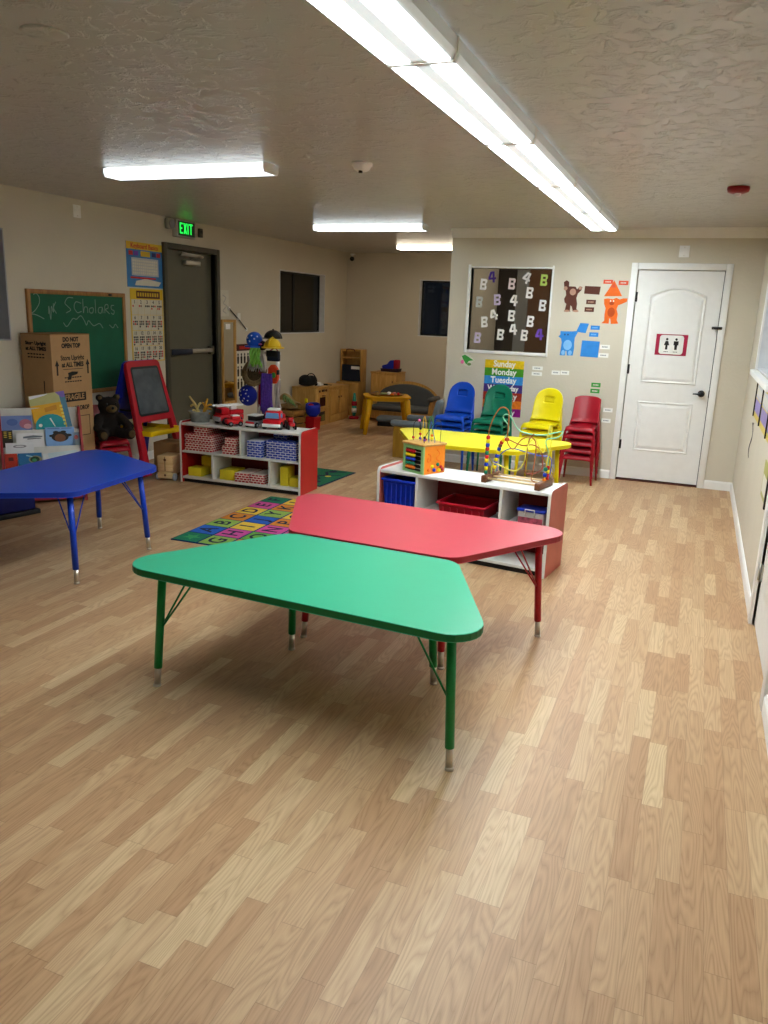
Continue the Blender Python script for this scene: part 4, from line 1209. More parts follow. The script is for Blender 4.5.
for s in (-1, 1):
    MB().ball((s * .035, -.078, .28), .008).build('eye', M('black_plastic'), t)
    MB().ball((s * .068, -.020, .322), .017, sc=(1, .6, 1)).build('ear_lining', M('bear_muzzle'), t)
    MB().ball((s * .108, -.207, .055), .027, sc=(1, .35, 1.1)).build('foot_pad', M('bear_muzzle'), t)

# ------------------------------------------------------------------ double sided easel
mat('easel_red', '#b01626', 0.38); mat('easel_blue', '#16249c', 0.4); mat('easel_yellow', '#efc70c', 0.4)
mat('chalk_panel', '#4b5054', 0.75, vary=0.3, scale=8)
t = thing('art_easel', 'red and blue plastic easel with a small chalkboard panel and yellow tray', 'easel', (-4.79, 6.015, 0), PI / 2)
def lean(frac_side):
    return Matrix.Rotation(R(-13) * frac_side, 4, 'X')
HT = 1.04
def frame_half(sgn, m, name):
    # outline in local XZ, then leaned so that the feet move away from the apex
    outer = rounded([(-.30, 0), (-.24, 0), (.24, 0), (.30, 0), (.235, HT), (-.235, HT)], [.01, .0, .0, .01, .08, .08], 6)
    mb = MB()
    tl = Matrix.Translation((0, 0, HT)) @ Matrix.Rotation(R(14) * sgn, 4, 'X') @ Matrix.Translation((0, 0, -HT))
    def bar(pts, r=.004): mb.prism(pts, -.021, .021, axis='Y', bev=.006, mtx=tl)
    bar([(-.325, 0), (-.245, 0), (-.180, HT - .02), (-.235, HT - .02)]); bar([(.245, 0), (.325, 0), (.235, HT - .02), (.180, HT - .02)])
    bar(rounded([(-.236, HT - .075), (.236, HT - .075), (.232, HT), (-.232, HT)], [0, 0, .05, .05], 5))
    bar([(-.24, HT - .56), (.24, HT - .56), (.235, HT - .49), (-.235, HT - .49)])
    return mb.build(name, m, t), tl
f1, tl = frame_half(-1, M('easel_red'), 'front_frame')
f2, tl2 = frame_half(1, M('easel_blue'), 'rear_frame')
mb = MB(); mb.prism(rounded([(-.222, HT - .505), (.222, HT - .505), (.197, HT - .055), (-.197, HT - .055)], .03, 4), -.0215, .008, axis='Y', mtx=tl); mb.build('panel_border', M('black_plastic'), t)
mb = MB(); mb.prism(rounded([(-.203, HT - .485), (.203, HT - .485), (.18, HT - .075), (-.18, HT - .075)], .02, 4), -.0235, -.020, axis='Y', mtx=tl); mb.build('chalk_panel', M('chalk_panel'), t)
mb = MB(); mb.prism(rounded([(-.2, HT - .505), (.2, HT - .505), (.18, HT - .07), (-.18, HT - .07)], .03, 4), -.006, .012, axis='Y', mtx=tl2); mb.build('rear_panel', M('easel_blue'), t)
mb = MB()
mb.box(-.235, .235, -.265, .20, .385, .397, bev=.004)
for (x0, x1, y0, y1) in ((-.24, .24, -.275, -.262), (-.24, -.228, -.262, .20), (.228, .24, -.262, .20), (-.24, .24, .195, .207)): mb.box(x0, x1, y0, y1, .385, .432, bev=.004)
mb.build('tray', M('easel_yellow'), t)
MB().tube([(-.20, -.12, .60), (-.20, .12, .60)], .008).tube([(.20, -.12, .60), (.20, .12, .60)], .008).build('spreader', M('black_plastic'), t)

# carton and wooden toy truck between easel and shelf
t = thing('carton', 'small plain brown carton on the floor between easel and shelf', 'box', (-4.555, 6.13, 0), R(5))
MB().box(-.12, .12, -.13, .13, 0, .30, bev=.003).build('body', M('cardboard'), t)
MB().box(-.1205, .1205, -.006, .006, .298, .3012).build('tape', M('cardboard_dark'), t)
t = thing('wooden_toy_wagon', 'plain wooden toy wagon on wheels beside the red sided shelf', 'toy', (-4.40, 5.88, 0), R(10))
MB().box(-.074, .074, -.10, .10, .085, .225, bev=.004).box(-.074, .074, -.104, -.10, .02, .078, bev=.003).box(-.06, .06, -.10, .10, .05, .085).build('body', M('maple'), t)
MB().box(-.003, .003, -.1008, -.0995, .09, .22).cyl((0, -.0985, .19), (0, -.1012, .19), .013).cyl((0, -.1025, .05), (0, -.1045, .05), .011).build('front_holes', M('walnut'), t)
for sx in (-1, 1):
    for y in (-.075, .075):
        MB().lathe([(.002, -.012), (.03, -.012), (.034, -.006), (.034, .006), (.03, .012), (.002, .012)], mtx=Matrix.Translation((sx * .082, y, .034)) @ Matrix.Rotation(PI / 2, 4, 'Y')).build('wheel', M('grey_plastic'), t)

# ------------------------------------------------------------------ rugs
mat('rug_border', '#16325e', 0.95)
rcols = {'g': '#5f9a3a', 'd': '#0f6b4c', 'b': '#1c56b0', 'p': '#c2478e', 'y': '#d9b43a', 'o': '#c97a22', 'l': '#86a84a'}
for k, v in rcols.items(): mat('rug_' + k, v, 0.95, vary=0.12, scale=60, bump=0.4, bscale=300)
mat('rug_ink', '#141c38', 0.95); mat('rug_green', '#10603f', 0.95, vary=0.1, scale=60, bump=0.4, bscale=300)
mat('rug_star', '#2f8a52', 0.95)
t = thing('alphabet_rug', 'alphabet rug of coloured letter squares on the floor before the red sided shelf', 'rug', (-3.205, 4.262, 0), R(1.5))
nc, nr, ts = 6, 7, 0.205
MB().box(0, nc * ts, 0, nr * ts, 0.0, 0.008, bev=.002).build('rug_base', M('rug_border'), t)
pat = ['dbloypd', 'lpybloy', 'ogpoyld', 'bypglob', 'plobyog', 'ybgpold', 'oplybgo', 'dgbpoyd']
seq = {0: ['*', 'A', 'B', 'C', 'D', 'E', 'F'], 1: ['G', 'H', 'I', 'J', 'Y', 'K', 'L'], 2: ['M', 'O', 'N', 'P', 'Q', 'R', 'S']}
alpha = 'TUVWXZ0123456789ABCDEFGHIJKLMNOP'
ai = 0
sq_ = MB(); rk = list(rcols)
let = MB(); star = MB()
rl = Matrix.Rotation(PI / 2, 4, 'Z') @ Matrix.Rotation(-PI / 2, 4, 'X')
for c_ in range(nc):
    for r0 in range(nr):
        k = pat[c_][r0]
        mb = sq_
        x0, y0 = c_ * ts + .008, r0 * ts + .008
        mb.box(x0, x0 + ts - .016, y0, y0 + ts - .016, .0078, .0092, mi=rk.index(k))
        s = seq[c_][r0] if c_ in seq else alpha[ai % len(alpha)]
        if c_ not in seq: ai += 1
        cx, cy = x0 + (ts - .016) / 2, y0 + (ts - .016) / 2
        if s == '*':
            pts = [(cx + (.07 if i % 2 == 0 else .03) * math.cos(PI / 5 * i), cy + (.07 if i % 2 == 0 else .03) * math.sin(PI / 5 * i)) for i in range(10)]
            star.prism(pts, .009, .0098, axis='Z')
        else:
            let.text(s, 0.17, (cx, cy, .0095), 0, .003, .0006, 'CENTER', 1, rl)
sq_.build('square_pattern', [M('rug_' + k) for k in rk], t)
let.build('rug_lettering', M('rug_ink'), t); star.build('rug_star', M('rug_star'), t)
t = thing('green_rug', 'dark green play rug with black line drawing, behind the red sided shelf', 'rug', (-3.62, 6.68, 0), R(-2))
MB().box(-.58, .58, -.40, .34, 0, .008, bev=.002).build('rug_base', M('rug_ink'), t)
MB().box(-.565, .565, -.385, .325, .0078, .009).build('rug_field', M('rug_green'), t)
mb = MB()
mb.strip(smooth2([(.10, -.36), (.28, -.2), (.22, -.05), (.40, .05), (.34, .2), (.5, .28)]), .03, .0088, .0096, axis='Z')
mb.strip(smooth2([(.2, -.36), (.42, -.15), (.36, -.02), (.52, .12)]), .02, .0088, .0096, axis='Z')
mb.prism(ellipse(.45, -.25, .05, .05), .0088, .0096, axis='Z').prism(ellipse(.38, .24, .04, .05), .0088, .0096, axis='Z')
mb.build('line_pattern', M('rug_ink'), t)
mb = MB().prism(ellipse(.44, .02, .03, .03), .0088, .0098, axis='Z').prism(ellipse(.27, .02, .02, .02), .0088, .0098, axis='Z').build('dot_pattern', M('rug_y'), t)

# ------------------------------------------------------------------ toys on top of the red sided shelf
HB = SH - 0.0078
def topB(x, y): return on(B_LOC, B_DEG, x, y, HB)
def wheel(t, x, y, z, r, w, m='black_rubber'):
    o = MB().lathe([(.002, -w / 2), (r * .9, -w / 2), (r, -w / 4), (r, w / 4), (r * .9, w / 2), (.002, w / 2)], n=20, mtx=Matrix.Translation((x, y, z)) @ Matrix.Rotation(PI / 2, 4, 'Y')).build('wheel', M(m), t)
    MB().cyl((x - w * .52, y, z), (x + w * .52, y, z), r * .45, n=14).build('hub', M('grey_plastic'), o)
mat('toy_red', '#b50f1c', 0.3); mat('toy_red_bright', '#d41624', 0.3); mat('toy_glass', '#6aa2d8', 0.25); mat('toy_dark', '#3a0a0e', 0.4)
# clear tub with dried sprigs and a starfish
mat('tub_grey', '#8f9490', 0.25, vary=0.25, scale=20)
t = thing('plastic_tub', 'clear plastic tub at the end of the red sided shelf', 'tub', topB(-0.49, 0.0), R(8))
mb = MB(); mb.lathe([(.080, 0), (.098, .088), (.104, .092), (.102, .097), (.094, .094), (.078, .006), (.0, .005)], n=28); mb.build('body', M('tub_grey'), t)
tb = topB(-0.49, 0.0)
mat('dry_yellow', '#cdb774', 0.8, vary=0.15); mat('dry_gold', '#c08f2e', 0.8, vary=0.2)
def sprig(label, pts, r, m, branches):
    o = thing('dried_sprig', label, 'dried plant', (tb[0], tb[1], tb[2] + .008), 0, 'dried sprigs in the clear tub')
    P = spline(pts, 6)
    MB().tube(P, [r * (1 - .5 * i / len(P)) for i in range(len(P))], n=8).build('stem', M(m), o)
    for (a, b) in branches:
        A = Vector(a); Bv = Vector(b); mid = (A + Bv) / 2 + Vector((0, 0, .012))
        MB().tube(spline([A, mid, Bv], 5), r * .6, n=7).build('side_shoot', M(m), o)
sprig('pale dried sprig reaching highest out of the clear tub', [(.0, 0, 0), (-.01, 0, .06), (-.05, 0, .14), (-.11, 0, .21)], .017, 'dry_yellow', [((-.03, 0, .10), (.01, 0, .16)), ((-.05, 0, .13), (-.11, .02, .12)), ((-.01, 0, .06), (-.07, -.01, .09))])
sprig('golden dried sprig leaning over the edge of the clear tub', [(.02, .01, 0), (.03, .01, .06), (.05, .01, .13), (.075, .01, .20)], .016, 'dry_gold', [((.04, .01, .09), (.11, .01, .11)), ((.05, .01, .12), (.02, .01, .16)), ((.03, .01, .06), (.10, .0, .07)), ((.05, .01, .11), (.11, .02, .15))])
# ladder fire truck (angled)
t = thing('toy_ladder_truck', 'red toy fire truck with a white ladder on its roof', 'toy vehicle', topB(-0.225, 0.01), R(-22))
MB().box(-.062, .062, -.10, .15, .035, .085, bev=.01).box(-.060, .060, -.085, -.005, .085, .15, bev=.012).box(-.058, .058, .005, .15, .085, .125, bev=.006).build('body', M('toy_red'), t)
MB().box(-.056, .056, -.112, -.098, .03, .07, bev=.006).build('front_grille', M('grey_plastic'), t)
MB().box(-.052, .052, -.0895, -.082, .10, .138, bev=.004).build('windscreen', M('toy_dark'), t)
mb = MB()
for s in (-1, 1): mb.box(s * .032 - .007, s * .032 + .007, -.12, .16, .158, .172, bev=.003)
for k in range(9): mb.box(-.03, .03, -.10 + .03 * k, -.088 + .03 * k, .160, .170)
mb.box(-.02, .02, .04, .10, .125, .16, bev=.004)
mb.build('ladder', M('white_plastic'), t)
for y in (-.055, .10):
    for s in (-1, 1): wheel(t, s * .055, y, .032, .032, .026)
# small red car
t = thing('toy_car', 'small bright red toy car with a white top, leaning by the ladder truck', 'toy vehicle', topB(-0.098, -0.075), R(-35))
MB().box(-.042, .042, -.075, .075, .02, .06, bev=.014).box(-.036, .036, -.03, .055, .058, .088, bev=.012).build('body', M('toy_red_bright'), t)
MB().box(-.03, .03, -.022, .045, .087, .098, bev=.005).build('roof', M('white_plastic'), t)
for y in (-.045, .045):
    for s in (-1, 1): wheel(t, s * .038, y, .022, .022, .018)
# black and white jeep
t = thing('toy_jeep', 'small black and white toy jeep between the red trucks', 'toy vehicle', topB(0.085, -0.03), R(-6))
MB().box(-.052, .052, -.07, .07, .022, .058, bev=.008).build('chassis', M('grey_plastic'), t)
MB().box(-.048, .048, -.04, .06, .058, .10, bev=.008).build('cabin', M('black_plastic'), t)
MB().box(-.05, .05, -.05, .064, .10, .112, bev=.004).build('roof', M('white_plastic'), t)
MB().box(-.05, .05, -.082, -.068, .018, .036, bev=.004).build('bumper', M('white_plastic'), t)
MB().box(-.044, .044, -.0735, -.069, .038, .054, bev=.003).build('grille', M('toy_red_bright'), t)
for y in (-.045, .05):
    for s in (-1, 1): wheel(t, s * .05, y, .025, .025, .02)
# big red rescue truck
t = thing('toy_rescue_truck', 'big red toy truck with blue windscreen and white bumper', 'toy vehicle', topB(0.265, -0.015), R(14))
MB().box(-.078, .078, -.09, .13, .03, .085, bev=.012).box(-.07, .07, -.055, .055, .085, .155, bev=.018).box(-.07, .07, .06, .13, .085, .12, bev=.008).build('body', M('toy_red_bright'), t)
MB().prism([(-.062, .095), (.062, .095), (.054, .142), (-.054, .142)], -.0605, -.052, axis='Y').build('windscreen', M('toy_glass'), t)
MB().box(.0695, .0725, -.04, .01, .098, .138, bev=.003).build('side_window', M('toy_glass'), t)
MB().box(-.052, .052, -.04, .04, .154, .178, bev=.011).build('roof_light', M('white_plastic'), t)
MB().box(-.082, .082, -.10, -.086, .022, .052, bev=.006).build('bumper', M('white_plastic'), t)
for y in (-.05, .08):
    for s in (-1, 1): wheel(t, s * .07, y, .034, .034, .03)
# little red tractor
t = thing('toy_tractor', 'tiny red toy tractor at the end of the vehicle row', 'toy vehicle', topB(0.405, 0.035), R(40))
MB().box(-.024, .024, -.06, .03, .03, .06, bev=.008).box(-.026, .026, .0, .045, .055, .098, bev=.008).build('body', M('toy_red'), t)
MB().cyl((.012, -.04, .058), (.012, -.04, .09), .004).build('exhaust', M('grey_plastic'), t)
for s in (-1, 1):
    wheel(t, s * .034, .022, .032, .032, .02); wheel(t, s * .03, -.045, .02, .02, .014)

# ------------------------------------------------------------------ dress up rack (behind the red sided shelf)
mat('foil_purple', '#5a3aa4', 0.4, vary=0.3, scale=40); mat('star_blue', '#1226a8', 0.6); mat('helmet_blue', '#1a58c8', 0.35)
mat('lime_net', '#8fd05a', 0.8); mat('straw', '#8a7350', 0.9, vary=0.3, scale=40, bump=0.5, bscale=120); mat('basket_brown', '#4c3a22', 0.9, vary=0.5, scale=50)
mat('costume_orange', '#d8401a', 0.7); mat('costume_dark', '#141a2c', 0.7); mat('costume_red', '#a0142e', 0.7); mat('lace_pale', '#b3aaa4', 0.9, vary=0.2); mat('hat_yellow', '#e0b818', 0.5)
YR = 7.30
t = thing('dress_up_rack', 'white dress up stand with two posts, behind the red sided shelf', 'clothes rack', (-4.185, YR, 0))
for x in (-.113, .11):
    MB().cyl((x, 0, .03), (x, 0, 1.10), .020).build('post', M('white_plastic'), t)
MB().box(-.16, .14, -.02, .02, 1.085, 1.115, bev=.006).build('top_rail', M('white_plastic'), t)
MB().box(-.22, .22, -.03, .03, .0, .035, bev=.008).box(-.20, -.15, -.20, .20, 0, .03, bev=.008).box(.15, .20, -.20, .20, 0, .03, bev=.008).build('base', M('white_plastic'), t)
for x in (-.14, -.05, .04, .12):
    MB().tube(spline([(x, -.018, 1.10), (x, -.05, 1.09), (x, -.06, 1.11)], 5), .005).build('hook', M('white_plastic'), t)
def costume(name, label, cat, x, z, y=YR - .09):
    return thing(name, label, cat, (x + .03, y, z), 0, 'dress up clothes and hats')
def spots(t, c, r, m, pts, size):
    for (a, b) in pts:
        d = Vector((math.sin(a) * math.cos(b), -math.cos(a) * math.cos(b), math.sin(b)))
        p = Vector(c) + d * r
        q = Vector((0, 0, 1)).rotation_difference(d).to_matrix().to_4x4()
        st = [((size if i % 2 == 0 else size * .45) * math.cos(PI / 5 * i), (size if i % 2 == 0 else size * .45) * math.sin(PI / 5 * i)) for i in range(10)]
        MB().prism(st, -.004, .0015, axis='Z', mtx=Matrix.Translation(p) @ q).build('star', M(m), t)
t = costume('blue_helmet', 'shiny blue toy helmet dotted with stars, top of the dress up stand', 'hat', -4.325, 1.155)
mb = MB(); mb.ball((0, 0, .07), .085, sub=3, sc=(1, 1, 1.02)); mb.prism(ellipse(0, -.02, .088, .10, 24), .0, .014, axis='Z'); mb.build('shell', M('helmet_blue'), t)
spots(t, (0, 0, .07), .086, 'white_plastic', [(-.5, .3), (.1, .6), (.5, .2), (-.1, -.1), (.9, .5), (-.9, -.1)], .011)
t = costume('baseball_hat', 'black baseball cap perched behind the yellow hard hat', 'hat', -4.135, 1.25, YR - .04)
mb = MB(); mb.grid(lambda u, v: (.095 * math.cos(2 * PI * u) * math.sin(v * PI / 2 + 1e-3), .095 * math.sin(2 * PI * u) * math.sin(v * PI / 2 + 1e-3), .085 * math.cos(v * PI / 2)), 24, 8, thick=.006)
mb.prism(ellipse(0, -.09, .07, .055, 18), 0.0, .008, axis='Z'); mb.build('crown', M('black_plastic'), t)
MB().ball((0, 0, .087), .010).build('button', M('black_plastic'), t)
t = costume('yellow_hard_hat', 'yellow toy hard hat on the dress up stand', 'hat', -4.085, 1.165, YR - .14)
mb = MB(); mb.grid(lambda u, v: (.092 * math.cos(2 * PI * u) * math.sin(v * PI / 2 + 1e-3), .088 * math.sin(2 * PI * u) * math.sin(v * PI / 2 + 1e-3), .092 * math.cos(v * PI / 2)), 24, 8, thick=.006)
mb.prism(ellipse(.02, -.03, .115, .115, 24), -.006, .004, axis='Z'); mb.build('shell', M('hat_yellow'), t)
MB().tube([(.0, -.088, .02), (.0, -.06, .075), (.0, 0, .097), (.0, .06, .075), (.0, .088, .02)], .010).build('ridge', M('hat_yellow'), t)
t = costume('dark_mask', 'dark purple play mask hanging under the blue helmet', 'mask', -4.225, 1.13, YR - .10)
mat('mask_purple', '#2a1426', 0.6)
mb = MB(); mb.ball((0, 0, .045), .05, sc=(1.1, .5, 1)).build('face', M('mask_purple'), t)
MB().ball((-.012, -.026, .06), .016, sc=(1.4, .5, .6)).build('eye_patch', M('pink_ink'), t)
t = costume('dark_satchel', 'dark navy toy satchel hanging under the yellow hard hat', 'bag', -4.09, 1.025, YR - .11)
MB().box(-.066, .066, -.03, .03, 0, .105, bev=.012).build('body', M('costume_dark'), t)
MB().box(-.068, .068, -.036, -.028, .045, .108, bev=.006).build('flap', M('black_plastic'), t)
MB().tube(spline([(-.05, 0, .10), (0, .03, .13), (.05, 0, .10)], 6), .006).build('strap', M('costume_red'), t)
def gathered(name, o_name, label, x, z, w, h, m, folds, cat, y, depth=.03, taper=.6, wav=0.0):
    t = costume(name, label, cat, x, z, y)
    def f(u, v):
        ww = w * (taper + (1 - taper) * (1 - v))
        a = u * folds * 2 * PI
        return ((u - .5) * ww + wav * math.sin(v * 6 + u * 9), -depth * (.6 + .4 * math.sin(a)) * (1 - .3 * v), h * v - .02 * math.cos(a * 1.3) * (1 - v))
    MB().grid(f, folds * 8, 12, thick=.004).build(o_name, M(m), t)
    return t
t = gathered('lime_net_scarf', 'net', 'lime green net scarf draped on the dress up stand', -4.262, .975, .15, .18, 'lime_net', 5, 'scarf', YR - .17, wav=.012)
t = gathered('lace_shawl', 'lace', 'pale lace shawl draped over the woven hat', -4.255, .93, .25, .20, 'lace_pale', 7, 'shawl', YR - .135, taper=.55)
t = costume('woven_hat', 'large brown woven straw hat hanging on the dress up stand', 'hat', -4.315, .895, YR - .10)
ml = Matrix.Rotation(R(72), 4, 'X')
ml = ml @ Matrix.Diagonal((1.12, 1.12, 1.1, 1))
mb = MB(); mb.lathe([(.002, -.07), (.06, -.066), (.075, -.02), (.082, 0), (.13, .008), (.132, .014), (.08, .008), (.002, -.058)], n=32, mtx=ml); mb.build('brim', M('straw'), t)
mb = MB(); mb.lathe([(.083, -.012), (.089, .002), (.100, .0075), (.086, .006)], n=32, mtx=ml); mb.build('band', M('basket_brown'), t)
t = costume('orange_vest', 'orange red costume vest with a green badge on the dress up stand', 'costume', -4.092, .80, YR - .11)
MB().prism(rounded([(-.035, 0), (.035, 0), (.058, .06), (.052, .15), (.02, .19), (-.02, .19), (-.052, .15), (-.058, .06)], .015, 4), -.018, .018, axis='Y', bev=.006).build('body', M('costume_orange'), t)
MB().prism(ellipse(.012, .085, .024, .03), -.021, -.016, axis='Y').build('badge', M('green_ink'), t)
MB().box(.045, .062, -.02, .02, .09, .14, bev=.005).build('strap', M('black_plastic'), t)
t = gathered('red_cape', 'cloth', 'red cape hanging between the posts of the dress up stand', -4.235, .56, .08, .36, 'costume_red', 3, 'cape', YR - .09, taper=.8)
t = gathered('purple_streamers', 'foil', 'shiny purple streamer skirt on the dress up stand', -4.15, .50, .155, .40, 'foil_purple', 8, 'skirt', YR - .13, taper=.7, wav=.006)
t = gathered('pale_sash', 'cloth', 'pale sash hanging beside the purple streamers', -4.055, .50, .07, .36, 'lace_pale', 3, 'sash', YR - .07, taper=.6, wav=.01)
t = gathered('dark_skirt', 'cloth', 'dark skirt hanging low behind the purple streamers', -4.19, .40, .10, .32, 'costume_dark', 4, 'skirt', YR - .06, taper=.8)
t = costume('blue_star_bag', 'round blue bag with white stars, low on the dress up stand', 'bag', -4.445, .545, YR - .03)
mb = MB(); mb.ball((0, 0, .10), .105, sub=3, sc=(1, .8, 1.05)); mb.build('body', M('star_blue'), t)
spots(t, (0, 0, .10), .098, 'white_plastic', [(-.6, .5), (-.1, .75), (.3, .3), (-.3, .1), (.1, -.25), (.6, .0), (-.7, -.2), (.4, .7), (-.2, -.55), (.5, -.5)], .010)
MB().tube(spline([(-.03, 0, .19), (.04, .02, .26), (.16, .03, .36)], 6), .006).build('strap', M('star_blue'), t)

# ------------------------------------------------------------------ tall mirror and chart beside the exit door
t = wallthing('wall_mirror', 'narrow wood framed mirror on the wall right beside the exit door', 'mirror', 8.03, .92)
mat('mirror_glass', '#d7dad8', 0.03, metal=1.0, vary=0.01)
w, h = .148, .485
mb = MB()
for (x0, x1, z0, z1) in ((-w, -w + .03, -h, h), (w - .035, w, -h, h), (-w + .03, w - .035, h - .03, h), (-w + .03, w - .035, -h, -h + .03)): mb.box(x0, x1, -.024, 0, z0, z1, bev=.004)
mb.build('frame', M('birch'), t)
MB().box(-w + .028, w - .033, -.012, -.002, -h + .028, h - .028).build('mirror_glass', M('mirror_glass'), t)
MB().box(-.06, .03, -.0145, -.012, h - .11, h - .05).build('note', M('white_paper'), t)

# ------------------------------------------------------------------ crate, red tub, play kitchen
wood('crate_wood', '#7a5422', '#94692c', 5, axis='X')
t = thing('wooden_crate', 'slatted wooden crate in front of the play kitchen', 'crate', (-4.93, 9.17, 0), R(-12))
for k in range(3): 
    z0 = .015 + .09 * k
    MB().box(-.16, .16, -.13, -.116, z0, z0 + .076, bev=.003).box(-.16, .16, .116, .13, z0, z0 + .076, bev=.003).box(-.16, -.146, -.116, .116, z0, z0 + .076, bev=.003).box(.146, .16, -.116, .116, z0, z0 + .076, bev=.003).build('slat', M('crate_wood'), t)
MB().box(-.146, .146, -.116, .116, 0, .015).build('bottom', M('crate_wood'), t)
for sx in (-1, 1):
    for sy in (-1, 1): MB().box(min(sx * .145, sx * .125), max(sx * .145, sx * .125), min(sy * .115, sy * .095), max(sy * .115, sy * .095), .01, .275).build('corner_post', M('crate_wood'), t)
MB().box(-.144, .144, -.114, .114, .02, .22).build('liner', M('black_plastic'), t)
t = thing('palm_hat', 'green and tan toy palm leaf hat lying across the wooden crate', 'toy', (-4.95, 9.18, .282), R(-20))
mat('leaf_green', '#6f8a52', 0.8, vary=0.35, scale=30); mat('leaf_tan', '#a88a5c', 0.8, vary=0.2)
MB().grid(lambda u, v: ((u - .5) * .34, (v - .5) * .16, .05 + .09 * math.sin(PI * v) * (1 - .5 * u) + .10 * (1 - u) * math.sin(PI * min(1, u * 1.2))), 14, 10, thick=.006).build('brim', M('leaf_tan'), t)
for k in range(7):
    a = -1.1 + .37 * k
    P = [Vector((-.05 + .02 * k, -.02, .17 - .012 * k)), Vector((-.02 + .05 * math.cos(a) + .02 * k, -.07 + .03 * math.sin(a), .16 - .012 * k)), Vector((.02 + .10 * math.cos(a) + .02 * k, -.10 + .05 * math.sin(a), .10 - .010 * k))]
    MB().tube(spline(P, 6), [.006 + .010 * math.sin(PI * i / 12) for i in range(13)], n=6).build('leaf', M('leaf_green'), t)
MB().box(-.10, .10, -.07, .07, 0.0, .055, bev=.01).build('crown', M('leaf_tan'), t)
t = thing('red_toy_tub', 'red square toy tub on the floor beside the wooden crate', 'tub', (-4.70, 9.36, 0), R(-8))
mb = MB(); mb.prism([(-.075, 0), (.075, 0), (.085, .17), (-.085, .17)], -.075, .075, axis='Y', bev=.004); mb.build('body', M('costume_red') if False else M('toy_red'), t)
MB().box(-.09, .09, -.082, .082, .158, .174, bev=.004).build('rim', M('toy_red'), t)
t = thing('blue_toy_bowl', 'blue toy bowl of odds and ends on top of the red tub', 'toy', (-4.69, 9.37, .1745), 0)
mb = MB(); mb.lathe([(.05, 0), (.095, .05), (.10, .12), (.092, .17), (.088, .168), (.092, .12), (.088, .055), (.0, .02)], n=28); mb.build('body', M('star_blue'), t)
MB().ball((-.02, -.02, .13), .05).build('pink_ball', M('costume_red'), t)
t.rotation_euler = (R(8), 0, 0)
t2 = thing('yellow_toy_scoop', 'small yellow toy scoop standing behind the red tub', 'toy', (-4.82, 9.41, .0), 0)
MB().box(-.008, .008, -.004, .004, .0, .36, bev=.003).build('handle', M('yellow_plastic'), t2)
MB().box(-.02, .02, -.01, .01, .34, .40, bev=.006).build('scoop', M('yellow_plastic'), t2)

def kitchen_cab(name, label, cat, loc, rz, W, D, H, parts):
    t = thing(name, label, cat, loc, rz, 'wooden play kitchen')
    for p in parts: p(t)
    return t
# oven unit along the left wall, faces +X
t = thing('play_stove', 'wooden play stove with a square oven window, along the side wall', 'play kitchen', (-5.118, 9.78, 0), PI / 2, 'wooden play kitchen')
W, D, H = .21, .36, .53
MB().box(-W, W, -D, 0, .0, H - .02, bev=.004).build('body', M('birch'), t)
MB().box(-W - .01, W + .01, -D - .012, 0, H - .02, H, bev=.004).build('worktop', M('birch'), t)
dr = MB()
for (x0, x1, z0, z1) in ((-.15, -.11, .23, .43), (.08, .12, .23, .43), (-.11, .08, .39, .43), (-.11, .08, .23, .265)): dr.box(x0, x1, -D - .014, -D, z0, z1, bev=.003)
dr = dr.build('oven_door', M('birch'), t)
mat('oven_dark', '#3c1612', 0.4)
MB().box(-.11, .08, -D - .006, -D + .001, .265, .39).build('oven_window', M('oven_dark'), dr)
MB().cyl((-.05, -D - .014, .41), (.02, -D - .03, .41), .008).build('handle', M('walnut'), dr)
sh = MB().box(-.11, .08, -D - .001, -D + .02, .06, .19).build('shelf_shade_slab', M('inner_dark'), t)  # dark slab on the solid front, coloured as the shade of an opening
mat('toy_olive', '#6f6a34', 0.6)
MB().box(-.03, .07, -D - .003, -D + .01, .065, .15, bev=.01).build('toy_pan', M('toy_olive'), t)
for x in (-.10, .10): MB().cyl((x, -D, .475), (x, -D - .016, .475), .016).build('knob', M('walnut'), t)
MB().box(-.03, .06, -D - .008, -D, .462, .492, bev=.006).build('knob_plate', M('oven_dark'), t)
t = thing('black_bag', 'black soft bag lying on the play stove', 'bag', (-4.93, 9.67, .531), R(70))
o = remesh(MB().ball((-.05, 0, .085), .09, sc=(1.1, .9, .9)).ball((.06, 0, .078), .085, sc=(1.2, .9, .85)).ball((0, 0, .05), .08, sc=(2.0, 1, .6)).ball((.15, 0, .028), .03).build('body', mat('black_cloth', '#0c0c0e', 0.75, bump=.4, bscale=60), t), .012)
MB().tube(spline([(-.09, -.05, .13), (-.03, -.06, .175), (.04, -.06, .17), (.10, -.05, .12)], 6), .007).build('handle', M('black_cloth'), t)
t = tag(MB().box(-.09, .09, -.06, .06, 0, .022, bev=.005).box(-.05, .06, -.04, .05, .022, .04, bev=.005).build('white_toy_dishes', M('white_plastic'), None, (-4.93, 9.92, .531)), 'white toy dish set on the play stove next to the black bag', 'toy')
